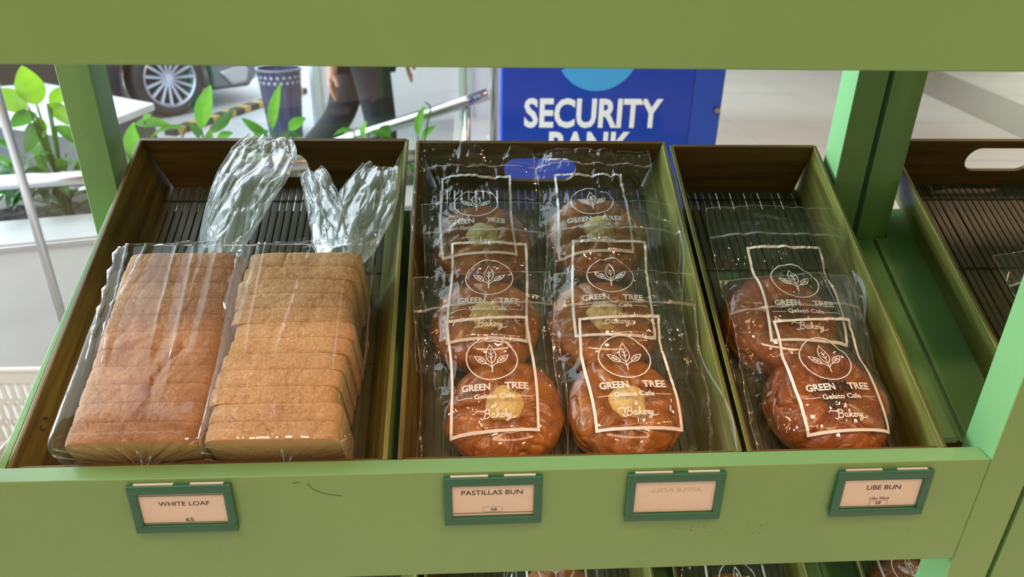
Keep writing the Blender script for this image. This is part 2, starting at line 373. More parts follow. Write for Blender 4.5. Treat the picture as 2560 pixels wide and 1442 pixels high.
stand('green painted wooden stand beyond the narrow dark gap, holding the empty tray', .5090, 1.36, .0393, [(.4476, .4847), (1.378, 1.415)], False)

# ------------------------------------------------------------------ bamboo trays
def tray(label, x0, x1, L, fl, fr, fb, dz=0, s0=0, handle=None, greens=(0, 1), cords=(.008, .13, .247, .358), yaw=0):
    """x0..x1 outer rim, L rim length, fl/fr/fb how far walls lean out"""
    cx = (x0+x1)/2; o = TF(cx, s0, FLOOR_H, dz)
    t = thing('bread_tray', label, 'tray', o, (SLOPE, 0, yaw)); H = -FLOOR_H; th = .0045
    X0, X1 = x0-cx, x1-cx
    def wall(name, A, Bq, inn, m, hole=None):
        # A,B rim ends (outer), inn: function giving floor-level point
        pass
    # side walls (lean outwards)
    for side in (0, 1):
        if side == 0: a, b = X0, X0+fl
        else: a, b = X1, X1-fr
        sgn = 1 if side == 0 else -1
        mb = MB()
        mb.hexa([(b-sgn*th, .006, -.003), (b, .006, -.003), (b, L-fb, -.003), (b-sgn*th, L-fb, -.003),
                 (a, 0, H), (a+sgn*th, 0, H), (a+sgn*th, L-.002, H), (a, L-.002, H)])
        mb.build('side_wall', M['bamboo_g'] if greens[side] else M['bamboo'], t, bevel=.001)
    mb = MB(); mb.hexa([(X0+fl, .004, -.003), (X1-fr, .004, -.003), (X1-fr, .004+th, -.003), (X0+fl, .004+th, -.003),
                        (X0, -.0, H-.006), (X1, 0, H-.006), (X1, th, H-.006), (X0, th, H-.006)])
    mb.build('front_wall', M['bamboo_x'], t, bevel=.001)
    # back wall with optional hand hole, built in wall coordinates (x, w) w = 0 floor .. H rim
    def bp(x, w, k):
        f = w/H; lo0 = X0+fl*(1-f)+.0035; hi0 = X1-fr*(1-f)-.0035
        x = max(lo0, min(hi0, x))
        return (x, L-fb*(1-f)-(0 if k else th)-.001, w)
    mb = MB(); Bt = -.003
    if handle is None:
        mb.hexa([bp(-9, Bt, 0), bp(9, Bt, 0), bp(9, Bt, 1), bp(-9, Bt, 1), bp(-9, H, 0), bp(9, H, 0), bp(9, H, 1), bp(-9, H, 1)])
    else:
        hx, hw, hz, hh = handle; hx -= cx; r = hh/2; N = 10
        pts = []
        for i in range(N+1):
            a = math.pi/2-math.pi*i/N; pts.append((hx+hw/2-r+r*math.cos(a), hz+r*math.sin(a)))
        for i in range(N+1):
            a = -math.pi/2-math.pi*i/N; pts.append((hx-hw/2+r+r*math.cos(a), hz+r*math.sin(a)))
        n = len(pts); outer = []
        for (x, z) in pts:
            # matching outline point on the wall border
            if x > hx+hw/2-r+1e-6: ex = 9; ez = hz+(z-hz)/r*(H/2)+ (H/2-hz)
            elif x < hx-hw/2+r-1e-6: ex = -9; ez = hz+(z-hz)/r*(H/2)+(H/2-hz)
            else: ex = x; ez = H if z > hz else Bt
            ez = min(H, max(Bt, ez)); outer.append((ex, ez))
        for i, j in ((0, 0), (N, 0), (N+1, 1), (2*N+1, 1)): pass
        outer[0] = (9, H); outer[N] = (9, Bt); outer[N+1] = (-9, Bt); outer[2*N+1] = (-9, H)
        V = [bp(x, z, 0) for x, z in pts]+[bp(x, z, 0) for x, z in outer]+[bp(x, z, 1) for x, z in pts]+[bp(x, z, 1) for x, z in outer]
        F = []
        for i in range(n):
            j = (i+1) % n
            F += [(i, j, n+j, n+i), (2*n+i, 3*n+i, 3*n+j, 2*n+j), (i, 2*n+i, 2*n+j, j), (n+i, n+j, 3*n+j, 3*n+i)]
        mb.add(V, F)
    me_o = mb.build('back_wall', M['bamboo_x'], t, bevel=.0006 if handle is None else 0)
    # slat floor
    mb = MB(); a = X0+fl-.002; b = X1-fr+.002; n = int(round((b-a)/.0086)); p = (b-a)/n
    rr = random.Random(int(x0*1e4)+3)
    for i in range(n):
        xa = a+i*p+.0007; xb = a+(i+1)*p-.0007; j = rr.uniform(-.0004, .0004); zz = rr.uniform(-.0004, .0004)
        mb.box((xa+j, .008, -.0032), (xb+j, L-fb-.002, zz))
    mb.build('slat_floor', M['slat'], t, bevel=.0004, seg=1)
    for c in cords:
        mb = MB()
        for ph in (0, math.pi):
            pts = []
            K = n*4
            for i in range(K+1):
                x = a+(b-a)*i/K; pts.append((x, c+.0010*math.cos(i*math.pi/2+ph), .0012*math.sin(i*math.pi/2+ph)-.0004+.0008))
            mb.tube(pts, .0006, 5)
        mb.build('binding_cord', M['cord'], t, smooth=True)
    return t
T1 = tray('large brown bamboo tray holding the two sliced loaves', -.3975, -.0875, .4025, .020, .030, .014, handle=(-.2530, .088, .0285, .031), greens=(0, 1), yaw=.0)
T2 = tray('bamboo tray with six bagged cream-centred buns', -.0800, .2165, .3990, .020, .020, .014, handle=(.0680, .088, .025, .031), greens=(0, 1))
T3 = tray('narrow bamboo tray without hand hole, holding two bagged buns', .2205, .4000, .3930, .026, .008, .014, greens=(1, 1))
T4 = tray('empty-looking bamboo tray with hand hole behind the right upright', .4910, .8000, .3800, .030, .020, .014, handle=(.6455, .088, .035, .031), greens=(1, 1), s0=.0245, cords=(.008, .11, .2225, .3335))
# the mark scribbled inside the left tray
def arcpts(c, r, a0, a1, n=12): return [(c[0]+r[0]*math.cos(a0+(a1-a0)*i/n), c[1]+r[1]*math.sin(a0+(a1-a0)*i/n)) for i in range(n+1)]
mk = MB(); H_ = .060
for a0, a1 in ((1.9, 4.2), (-1.0, 1.0)):
    pts = []
    for (yy, w) in arcpts((.046, .047), (.0060, .0030), a0, a1):
        f = w/H_; xin = (-.155+.020*(1-f))+.0050
        pts.append((xin, yy, w))
    mk.tube(pts, .00045, 6)
o = mk.build('pen_mark', M['ink'], T1); o['label'] = 'small black pen mark'

# lower shelf: the same trays again
DZ = -.4354
lower_labels = ['lower shelf bamboo tray under the loaf tray, mostly hidden', 'lower shelf bamboo tray under the six bun tray', 'lower shelf narrow bamboo tray below the ube bun label', 'lower shelf bamboo tray under the blank green floor at far right']
lower_labels[3] = 'lower shelf bamboo tray holding the crumb-topped bun'
for src, lb in zip((T1, T2, T3, T4), lower_labels):
    c = copy_tree(src); c.location.z += DZ; c['label'] = lb
    if src is T1:
        for ch in list(c.children):
            if ch.name.startswith('pen_mark'): bpy.data.objects.remove(ch)
    if src is T3: c.location.x += .022

# ------------------------------------------------------------------ label holders
def text_geo(s, bold=0.0, shear=0.0, spacing=1.0):
    cu = bpy.data.curves.new('t', 'FONT'); cu.body = s; cu.size = 1; cu.align_x = 'LEFT'; cu.offset = bold; cu.shear = shear
    cu.resolution_u = 3; cu.space_character = spacing; cu.fill_mode = 'FRONT'
    o = bpy.data.objects.new('t', cu); sc.collection.objects.link(o)
    dg = bpy.context.evaluated_depsgraph_get(); e = o.evaluated_get(dg); me = e.to_mesh()
    v = np.array([tuple(q.co) for q in me.vertices]) if len(me.vertices) else np.zeros((0, 3)); f = [tuple(p.vertices) for p in me.polygons]
    e.to_mesh_clear(); bpy.data.objects.remove(o); bpy.data.curves.remove(cu)
    return v[:, :2], f
_tc = {}
def text_fit(s, cx, base, width, cap, bold=0.0, shear=0.0, spacing=1.0):
    """text scaled to width and capital height, centred at cx; returns (verts2d, faces)"""
    k = (s, bold, shear, spacing)
    if k not in _tc: _tc[k] = text_geo(s, bold, shear, spacing)
    v, f = _tc[k]; lo = v.min(0); hi = v.max(0)
    ref = text_geo_h(bold)
    x = (v[:, 0]-lo[0])/(hi[0]-lo[0])*width-width/2+cx; y = v[:, 1]/ref*cap+base
    return np.stack([x, y], 1), f
_hh = {}
def text_geo_h(bold):
    if bold not in _hh:
        v, f = text_geo('H', bold); _hh[bold] = v[:, 1].max()
    return _hh[bold]

def flat_text(mb, s, cx, base, width, cap, y, **k):
    v, f = text_fit(s, cx, base, width, cap, **k)
    mb.add([(a, y, b) for a, b in v], f)

def label_holder(label, x0, x1, z0, z1, kind, tilt=0):
    w, h = x1-x0, z1-z0; cx, cz = (x0+x1)/2, (z0+z1)/2
    t = thing('label_holder', label, 'label', (cx, -.0002, cz), (math.radians(-1.5), tilt, 0), 'shelf label holders on the green front board')
    a, b, e, d = w/2, h/2, .0072, .0052
    mb = MB()
    mb.box((-a, -d, -b), (a, -.0005, -b+e+.0004)); mb.box((-a, -d, b-e-.0012), (a, -.0005, b)); mb.box((-a, -d, -b+e), (-a+e, -.0005, b-e)); mb.box((a-e, -d, -b+e), (a, -.0005, b-e))
    mb.build('holder_frame', M['teal'], t, bevel=.0011)
    cb = MB(); cb.box((-a+.004, -.0025, -b+.005), (a-.004, -.0018, b-.003)); cb.box((-a+.006, -.0034, b-.004), (-a*.10, -.0014, b+.0010)); cb.box((a*.22, -.0034, b-.004), (a-.006, -.0014, b+.0010))
    cb.build('label_card', M['card'], t)
    tb = MB(); y = -.0027; top = b-e-.0012; bot = -b+e
    def rule(z, th=.0006, m=None): return [(-a+e, y, z), (a-e, y, z), (a-e, y, z+th), (-a+e, y, z+th)]
    lb = MB()
    if kind == 'loaf':
        flat_text(tb, 'WHITE LOAF', .001, top-.0130, .0405, .0042, y, bold=.004)
        flat_text(tb, '65', .003, bot+.0030, .0066, .0036, y, bold=.004)
        lb.add(rule(top-.0030), [(0, 1, 2, 3)]); lb.add(rule(bot+.0016), [(0, 1, 2, 3)]); lb.add(rule(bot+.0003), [(0, 1, 2, 3)])
    elif kind == 'pastillas':
        flat_text(tb, 'PASTILLAS BUN', -.0008, top-.0105, .0510, .0046, y, bold=.004)
        flat_text(tb, '58', .0006, bot+.0058, .0050, .0030, y, bold=.004)
        for q in (((-.0085, .0100), (.0080, .0102)), ((-.0085, .0048), (.0080, .0050)), ((-.0085, .0048), (-.0083, .0100)), ((.0078, .0048), (.0080, .0100))):
            (xa, za), (xb, zb) = q; tb.add([(xa, y, bot+za), (xb, y, bot+za), (xb, y, bot+max(zb, za+.0002)), (xa, y, bot+max(zb, za+.0002))], [(0, 1, 2, 3)])
        lb.add(rule(bot+.0036), [(0, 1, 2, 3)]); lb.add(rule(bot+.0008), [(0, 1, 2, 3)])
    elif kind == 'ube':
        flat_text(tb, 'UBE BUN', .0018, top-.0125, .0300, .0047, y, bold=.004)
        flat_text(tb, 'Ube filled', .0003, bot+.0092, .0170, .0028, y)
        flat_text(tb, '58', .0003, bot+.0040, .0050, .0030, y, bold=.004)
        for q in (((-.0075, .0078), (.0085, .0080)), ((-.0075, .0030), (-.0073, .0078)), ((.0083, .0030), (.0085, .0078))):
            (xa, za), (xb, zb) = q; tb.add([(xa, y, bot+za), (xb, y, bot+za), (xb, y, bot+zb), (xa, y, bot+zb)], [(0, 1, 2, 3)])
        lb.add(rule(top-.0022), [(0, 1, 2, 3)]); lb.add(rule(bot+.0018), [(0, 1, 2, 3)]); lb.add(rule(bot+.0006), [(0, 1, 2, 3)])
    else:
        gb = MB(); v, f = text_fit('APPLE ROLL', -.001, top-.0120, .0440, .0042, bold=0)
        gb.add([(-p, y, q) for p, q in v], f)
        gb.build('faint_print', mat('faint_ink', (.52, .48, .44, 1), .6), t)
        lb.add(rule(bot+.0003), [(0, 1, 2, 3)])
    if tb.v: tb.build('printed_text', M['ink'], t)
    lb.build('printed_rule', M['line'], t)
    return t
label_holder('teal label holder reading WHITE LOAF 65, below the sliced loaves', -.2933, -.2108, -.0525, -.0045, 'loaf')
label_holder('teal label holder reading PASTILLAS BUN 58, below the middle tray', -.0408, .0412, -.0527, -.0036, 'pastillas', tilt=-.004)
label_holder('teal label holder with a blank peach card', .1123, .1953, -.0537, -.0041, 'blank')
label_holder('teal label holder reading UBE BUN 58, nearest the right upright', .2925, .3757, -.0548, -.0067, 'ube', tilt=0)

# ------------------------------------------------------------------ buns
def super_profile(a, b, e, N, dense=4000):
    A = np.linspace(0, 2*math.pi, dense, endpoint=False); x = a*np.sign(np.cos(A))*np.abs(np.cos(A))**e; z = b*np.sign(np.sin(A))*np.abs(np.sin(A))**e
    P = np.stack([x, z], 1); d = np.r_[0, np.cumsum(np.linalg.norm(np.diff(np.r_[P, P[:1]], axis=0), axis=1))]
    t = np.linspace(0, d[-1], N, endpoint=False); Q = np.r_[P, P[:1]]; return [(float(np.interp(k, d, Q[:, 0])), float(np.interp(k, d, Q[:, 1]))) for k in t]

def make_bun_mesh(name, R, Hh, seed, cream):
    rs = random.Random(seed); nth, nph = 200, 90; P = []
    folds = []; th = rs.uniform(0, 6.28); nf = 7 if cream else 6
    for i in range(nf):
        folds.append((th, rs.uniform(.0040, .0065), rs.uniform(.20, .36), rs.uniform(.85, 1.05), rs.uniform(-.6, .6))); th += 2*math.pi/nf*rs.uniform(.65, 1.35)
    cr = .36 if cream else 0
    for i in range(nph+1):
        ph = math.pi*i/nph; row = []
        for j in range(nth):
            t = 2*math.pi*j/nth
            sr = math.sin(ph); cz = math.cos(ph)
            r = R*(abs(sr)**.82); z = Hh*.5+(Hh*.5)*(abs(cz)**.85)*(1 if cz > 0 else -1)
            if cz < 0: z = Hh*.5-(Hh*.5)*abs(cz)**.6
            rn = r/R
            d = 0
            if cz > -.2:
                for ft, dep, r0, r1, bend in folds:
                    tt = t-ft-bend*(rn-.4); a = (tt+math.pi) % (2*math.pi)-math.pi
                    wd = a*rn*R
                    env = max(0, min(1, (rn-r0)/.12))*max(0, min(1, (r1-rn)/.2))
                    d -= dep*math.exp(-abs(wd)/.0040)*env
                    d += dep*.35*math.exp(-((abs(wd)-.008)/.006)**2)*env
                if cream: d -= .0045*math.exp(-((rn-cr)/.07)**2)+(.004 if rn < cr else 0)
                else: d -= .002*math.exp(-(rn/.3)**2)
            row.append((r, t, z, d))
        P.append(row)
    pts = np.array([[(r*math.cos(t), r*math.sin(t), z) for r, t, z, d in row] for row in P])
    dd = np.array([[d for r, t, z, d in row] for row in P])
    n = pts-np.array([0, 0, Hh*.4]); n /= np.linalg.norm(n, axis=-1, keepdims=True)
    nn = vnoise(pts*38, seed)*.0020+vnoise(pts*85, seed+1)*.0010 - (1-np.abs(vnoise(pts*42+vnoise(pts*30, seed+3)[..., None]*.7, seed+5)))**6*.0030+.001
    lowf = vnoise(pts*14, seed+9)*.003
    top = np.clip((pts[..., 2]-.006)/.01, 0, 1)
    pts = pts+n*(dd+(nn+lowf)*top)[..., None]
    pts[..., 2] = np.maximum(pts[..., 2], 0)
    mb = MB(); mb.grid(pts.tolist(), wrap=True)
    me = mb.mesh(name, True); return me
def make_cream_mesh(name, R, z0, seed):
    rs = np.random.RandomState(seed); nth, nr = 64, 16; P = []
    for i in range(nr+1):
        q = i/nr; row = []
        for j in range(nth):
            t = 2*math.pi*j/nth; rr = R*q*(1+.05*math.sin(3*t+seed)+.04*math.sin(5*t+2*seed)+.03*math.sin(9*t))
            row.append((rr*math.cos(t), rr*math.sin(t), z0+.0055*(1-q**2.5)-(.006 if i == nr else 0)))
        P.append(row)
    p = np.array(P); p[..., 2] += (vnoise(p*260, seed)*.0007+vnoise(p*120, seed+2)*.001)
    mb = MB(); mb.grid(p.tolist(), wrap=True); return mb.mesh(name, True)
BUN_A = [make_bun_mesh('bun_%d' % i, .0545, .050, 11+i, True) for i in range(3)]
CREAM = [make_cream_mesh('cream_%d' % i, .0185, .0445, 4+i) for i in range(3)]
for me in BUN_A: me.materials.append(M['bunA'])
for me in CREAM: me.materials.append(M['cream'])
BUN_B = make_bun_mesh('bun_b', .0575, .053, 31, False); BUN_B.materials.append(M['bunB'])
def sprinkles(R, z0, n, seed, m=None):
    rs = random.Random(seed); mb = MB()
    for i in range(n):
        a = rs.uniform(0, 6.28); r = R*math.sqrt(rs.random()); x, y = r*math.cos(a), r*math.sin(a); q = rs.uniform(0, 3.14)
        Mx = Matrix.Translation((x, y, z0+rs.uniform(-.0004, .0010)-6*r*r)) @ Matrix.Rotation(q, 4, 'Z') @ Matrix.Rotation(rs.uniform(-.4, .4), 4, 'X')
        l, w_, h = rs.uniform(.0011, .0022), rs.uniform(.0007, .0013), .0007
        v = []
        for (px, py, pz) in ((l, 0, 0), (-l, 0, 0), (0, w_, 0), (0, -w_, 0), (0, 0, h), (0, 0, -h)): v.append(tuple(Mx @ Vector((px, py, pz))))
        mb.add(v, [(0, 2, 4), (2, 1, 4), (1, 3, 4), (3, 0, 4), (2, 0, 5), (1, 2, 5), (3, 1, 5), (0, 3, 5)])
    return mb

# ------------------------------------------------------------------ cellophane bags with print
def catmull(p, k=6):
    p = [p[0]]+list(p)+[p[-1]]; out = []
    for i in range(1, len(p)-2):
        for j in range(k):
            t = j/k; a, b, c, d = [np.array(q, float) for q in p[i-1:i+3]]
            out.append(.5*((2*b)+(-a+c)*t+(2*a-5*b+4*c-d)*t*t+(-a+3*b-3*c+d)*t**3))
    out.append(np.array(p[-2], float)); return out
def ribbon(pts, w, closed=False, step=.002):
    """polyline -> (verts, faces) strip of width w"""
    P = [np.array(p, float) for p in pts]; Q = []
    n = len(P)
    for i in range(n if closed else n-1):
        a, b = P[i], P[(i+1) % n]; k = max(1, int(np.linalg.norm(b-a)/step))
        for j in range(k): Q.append(a+(b-a)*j/k)
    if not closed: Q.append(P[-1])
    n = len(Q); V = []; F = []
    for i in range(n):
        a = Q[(i-1) % n] if (closed or i > 0) else Q[i]; b = Q[(i+1) % n] if (closed or i < n-1) else Q[i]
        t = (b-a)/(np.linalg.norm(b-a)+1e-9); nr = np.array([-t[1], t[0]])
        V += [Q[i]+nr*w/2, Q[i]-nr*w/2]
    for i in range(n if closed else n-1):
        j = (i+1) % n; F.append((2*i, 2*i+1, 2*j+1, 2*j))
    return np.array(V), F
def print_geo():
    V = []; F = []
    def add(v, f):
        k = len(V); V.extend([tuple(p) for p in v]); F.extend([tuple(i+k for i in q) for q in f])
    w2, v0, v1 = .040, .0255, .145
    t = .0026
    add(*ribbon([(-w2, v0+t/2), (w2, v0+t/2)], t)); add(*ribbon([(-w2, v1-t/2), (w2, v1-t/2)], t))
    add(*ribbon([(-w2+t/2, v0+t), (-w2+t/2, v1-t)], t)); add(*ribbon([(w2-t/2, v0+t), (w2-t/2, v1-t)], t))
    c = np.array([0, .1005]); R = .0240
    add(*ribbon([c+R*np.array([math.cos(a), math.sin(a)]) for a in np.linspace(0, 2*math.pi, 72, endpoint=False)], .0011, True))
    S = lambda x, y: c+R*np.array([x, y])
    add(*ribbon([S(0, -.66), S(0, -.24)], .0010)); add(*ribbon(catmull([S(0, -.42), S(-.12, -.28), S(-.24, -.22)]), .0009)); add(*ribbon(catmull([S(0, -.42), S(.12, -.28), S(.24, -.22)]), .0009))
    def leaf(b, tp, wd):
        b = np.array(b); tp = np.array(tp); d = tp-b; nr = np.array([-d[1], d[0]])
        L = [b+d*k+nr*wd*math.sin(math.pi*k**.8)*(1 if k < 1 else 0) for k in np.linspace(0, 1, 14)]
        Rr = [b+d*k-nr*wd*math.sin(math.pi*k**.8)*(1 if k < 1 else 0) for k in np.linspace(1, 0, 14)]
        add(*ribbon([S(*q) for q in L+Rr[1:-1]], .0009, True))
        add(*ribbon([S(*(b+d*k)) for k in (0, .35, .7)], .0008))
        for k in (.25, .45):
            for sg in (1, -1): add(*ribbon([S(*(b+d*k)), S(*(b+d*(k+.17)+sg*nr*wd*.55))], .0007))
    leaf((0, -.24), (0, .72), .20); leaf((-.22, -.22), (-.66, .17), .21); leaf((.22, -.22), (.66, .17), .21)
    for s_, cx, b, w_, cap, bold in (('GREEN', -.0165, .0655, .0265, .0072, .030), ('TREE', .0205, .0655, .0215, .0072, .030), ('Gelato Cafe', 0, .0560, .0370, .0050, .022)):
        add(*text_fit(s_, cx, b, w_, cap, bold=bold))
    add(*text_fit('&', 0, .0475, .0040, .0042, bold=.012, shear=.4))
    add(*ribbon([(-.0340, .0580), (-.0200, .0578)], .0006)); add(*ribbon([(.0200, .0578), (.0340, .0580)], .0006))
    strokes = [[(-1.2, .75), (-.8, .98), (0, .86), (.6, .92)], [(.45, 1.0), (.2, .1), (-.1, -.2), (-.45, 0)], [(.1, .75), (.5, 1.08), (1.0, .95), (.9, .62), (.45, .55), (1.0, .45), (.95, .1), (.5, -.08), (.15, .05)],
        [(1.78, .45), (1.45, .5), (1.3, .2), (1.45, 0), (1.7, .15), (1.82, .5), (1.75, .1), (1.95, .02), (2.15, .3), (2.42, .9), (2.36, 1.05), (2.25, .8), (2.2, 0)],
        [(2.25, .25), (2.6, .5), (2.6, .35), (2.35, .25), (2.7, 0), (2.95, .2), (3.22, .38), (3.15, .52), (2.97, .4), (2.97, .1), (3.15, 0), (3.4, .15), (3.5, .5), (3.55, .42), (3.78, .45), (3.72, .1), (3.88, .02), (4.05, .3), (4.05, .5)],
        [(4.05, .5), (4.02, .1), (4.2, .05), (4.42, .5), (4.28, -.2), (3.9, -.5), (3.7, -.4), (4.1, -.15), (4.9, -.12), (5.3, .1)]]
    for st in strokes:
        add(*ribbon([((x-2.0)*.0056+.0005, .0385+y*.0068) for x, y in catmull(st)], .0009))
    return np.array(V), F
PV, PF = print_geo()

def tray_wall_h(X, tr):
    a, b, fl, fr = tr
    l = FLOOR_H+(a+fl+.004-X)/fl*(-FLOOR_H); r = FLOOR_H+(X-(b-fr-.004))/fr*(-FLOOR_H)
    return np.minimum(np.maximum(np.maximum(l, r), FLOOR_H), .004)

class Bag:
    def __init__(s, cx, s0, ang, W, bun, R, tr, seed, behind=(), poff=0., pv=0., vmin=0., L=.195, back=False, amp=1.0):
        s.__dict__.update(cx=cx, s0=s0, ang=ang, W=W, bun=bun, R=R, tr=tr, seed=seed, behind=list(behind), poff=poff, pv=pv, vmin=vmin, L=L, back=back)
        s.c1 = Crumple(seed, .042, .0042*amp); s.c2 = Crumple(seed+50, .017, .0014*amp, stretch=(1, 1.6)); s.c3 = Crumple(seed+90, .012, .0011*amp, stretch=(.6, 2.5))
        g = np.random.RandomState(seed+7); s.kk = g.uniform(-1, 1, 12)
    def xy(s, u, v):
        u = u+.0022*np.sin(v*38+s.kk[0]*6)*(.3+np.abs(u)/.07)+s.kk[3]*.02*v
        return s.cx+u*math.cos(s.ang)-v*math.sin(s.ang), s.s0+v*math.cos(s.ang)+u*math.sin(s.ang)
    def uv(s, X, S):
        a = X-s.cx; b = S-s.s0; return a*math.cos(s.ang)+b*math.sin(s.ang), -a*math.sin(s.ang)+b*math.cos(s.ang)
    def own(s, X, S, crease=True):
        u, v = s.uv(X, S); t = np.clip(np.abs(u)/(s.W/2), 0, 1.0)
        E = np.interp(v, [0, .03, .06, .11, .15, .2], [-.047, -.036, -.030, -.026, -.010, .003])
        C = np.interp(v, [0, .012, .03, .055, .095, .12, .15, .2], [-.036, -.020, -.006, -.001, -.006, -.010, .000, .007])
        if s.back: E = np.interp(v, [0, .06, .13, .19, .2], [-.047, -.030, -.022, -.004, .000]); C = np.interp(v, [0, .012, .03, .055, .095, .13, .19, .2], [-.036, -.020, -.006, -.001, -.008, -.014, -.001, .001])
        h = E+(C-E)*(1-t**2.6)
        r = np.hypot(X-s.bun[0], S-s.bun[1])/(s.R+.001)
        HB = .050 if s.R < .056 else .053; q = np.hypot(X-s.bun[0], S-s.bun[1])/(s.R+.0035)
        dome = FLOOR_H+.0045+HB/2*(1+np.clip(1-np.clip(q, 0, 1)**2.44, 0, 1)**.425)
        if crease:
            k = np.clip(.35+1.6*(r-.75), .35, 1.0)
            h = h+(s.c1(u, v)*1.0+s.c2(u, v)+s.c3(u, v))*k
        h = np.where(q < 1, smax(h, dome, .003), h)
        sk = np.clip((q-1)/.16, 0, 1); h = np.where(q >= 1, np.maximum(h, FLOOR_H+.0045+HB/2-sk*.03), h)
        h = np.maximum(h, tray_wall_h(X, s.tr)+.0008)
        return h
    def inside(s, X, S):
        u, v = s.uv(X, S); return (np.abs(u) < s.W/2) & (v > 0) & (v < s.L)
    def top(s, X, S):
        h = s.own(X, S)
        for b in s.behind:
            # feathered, so that a front bag climbs gently over the one behind
            u, v = b.uv(X, S); e = np.minimum(np.minimum(b.W/2-np.abs(u), v+.004), b.L-v); k = np.clip(e/.008, -6, 1)
            hb = b.top(X, S)+.0011-(1-k)*.010
            h = smax(h, hb, .0016)
        return h
    def bottom(s, X, S, top):
        h = np.maximum(np.full_like(top, FLOOR_H+.0008), tray_wall_h(X, s.tr)+.0004)
        for b in s.behind:
            u, v = b.uv(X, S); e = np.minimum(np.minimum(b.W/2-np.abs(u), v+.004), b.L-v); k = np.clip(e/.008, -6, 1)
            h = np.maximum(h, b.top(X, S)+.0006-(1-k)*.010)
        return np.minimum(h, top-.0003)

def build_bag(bg, label, kind, idx, group, dz=0, name='bagged_bun', mat_bun=None):
    bx, bs = bg.bun; o = TF(bx, bs, FLOOR_H, dz)
    t = thing(name, label, 'bread', o, (SLOPE, 0, 0), group)
    loc = lambda X, S, h: np.stack([X-bx, S-bs, h-FLOOR_H], -1)
    # bun
    if kind == 'A':
        b = link('bun', BUN_A[idx % 3], None, t, (0, 0, .0012)); b.rotation_euler = (0, 0, idx*1.7+.4)
        c = link('cream_filling', CREAM[idx % 3], None, b, (0, 0, 0)); c['label'] = 'pale crumbly cream centre'
    elif kind == 'B':
        b = link('bun', BUN_B, None, t, (0, 0, .0012)); b.rotation_euler = (0, 0, idx*1.9)
        q = sprinkles(.017, .0530, 120, 5+idx).build('dark_sesame_topping', M['seed'], b); q['kind'] = 'stuff'; q['label'] = 'dark sprinkled topping'
    else:
        b = link('bun', BUN_B, None, t, (0, 0, .0012))
        q = sprinkles(.035, .0545, 500, 5+idx).build('crumb_topping', mat('pale_crumbs', (.55, .38, .2, 1), .8), b); q['kind'] = 'stuff'
    nu, nv = 84, 122
    u = np.linspace(-bg.W/2, bg.W/2, nu)[:, None]*np.ones((1, nv)); v = np.ones((nu, 1))*np.linspace(bg.vmin, bg.L, nv)[None]
    X, S = bg.xy(u, v); top = bg.top(X, S)
    tt = np.abs(u)/(bg.W/2); edge = np.clip((tt-.86)/.14, 0, 1); endv = np.clip((v-.158)/.006, 0, 1); end0 = np.clip((bg.vmin+.006-v)/.006, 0, 1)
    k = np.maximum(np.maximum(edge**2, endv), end0)
    bot = bg.bottom(X, S, top); bot = bot*(1-k)+(top-.0004)*k
    P = loc(X, S, top); Q = loc(X, S, bot)
    iv = int(nv*(.176-bg.vmin)/(bg.L-bg.vmin))
    mb = MB(); mb.grid(P[:, :iv].tolist()); mb.grid(Q.tolist())
    bag = mb.build('clear_bag', M['film'], t, smooth=True)
    # fold of the flap, frosted seal line and the cut edges of the film
    def strip(us, vs, w_, name, m, lift=.0005):
        Vv, Ff = ribbon(list(zip(us, vs)), w_, step=.003); a, c = bg.xy(Vv[:, 0], Vv[:, 1]); h = bg.top(a, c)+lift
        mm = MB(); mm.add(loc(a, c, h).tolist(), Ff); return mm.build(name, m, bag, smooth=True)
    strip(np.linspace(-bg.W/2, bg.W/2, 12), [.160]*12, .0022, 'seal_line', M['seal'])
    e = MB()
    hw = bg.W/2-.0004
    for us, vs in (([-hw]*10, np.linspace(bg.vmin, bg.L, 10)), ([hw]*10, np.linspace(bg.vmin, bg.L, 10)), (np.linspace(-hw, hw, 8), [bg.L-.0004]*8)):
        Vv, Ff = ribbon(list(zip(us, vs)), .0007, step=.003); a, c = bg.xy(Vv[:, 0], Vv[:, 1]); h = bg.top(a, c)+.0002; e.add(loc(a, c, h).tolist(), Ff)
    e.build('bag_edge', M['edge'], bag, smooth=True)
    # print
    pu = PV[:, 0]+bg.poff; pv = PV[:, 1]+bg.pv
    a, c = bg.xy(pu, pv); h = bg.top(a, c)+.0007
    mm = MB(); mm.add(loc(a, c, h).tolist(), PF); pr = mm.build('printed_logo', M['print'], bag, smooth=False)
    pr['label'] = 'white printed frame, leaf emblem and shop lettering'
    return t

TR2 = (-.0800, .2165, .020, .020); TR3 = (.2205, .4000, .026, .008); TR4 = (.491, .80, .03, .02)
GA = 'bagged cream buns in the middle tray'; GB = 'bagged buns in the narrow tray'
A5 = Bag(-.0060, .205, .04, .138, (-.004, .262), .0545, TR2, 5, L=.192, back=True, amp=1.5)
A6 = Bag(.1290, .208, .02, .138, (.125, .272), .0545, TR2, 6, [], poff=-.010, L=.180, back=True, amp=1.7)
A3 = Bag(.0000, .098, .0, .138, (.0, .157), .0545, TR2, 3, [A5])
A4 = Bag(.1290, .100, -.03, .146, (.117, .155), .0545, TR2, 4, [A6], poff=-.006, amp=1.1)
A1 = Bag(.0060, .001, .05, .138, (.0130, .0585), .0545, TR2, 1, [A3])
A2 = Bag(.1390, .001, .0, .144, (.1265, .0585), .0545, TR2, 2, [A4], poff=-.008)
B2 = Bag(.3150, .090, -.03, .148, (.300, .152), .0575, TR3, 8, [])
B1 = Bag(.3170, -.006, .035, .136, (.321, .060), .0575, TR3, 9, [B2], poff=.009, vmin=.010)
build_bag(A1, 'bagged cream bun at the front left of the middle tray, above its label holder', 'A', 0, GA)
build_bag(A2, 'bagged cream bun at the front right of the middle tray, above the blank card', 'A', 1, GA)
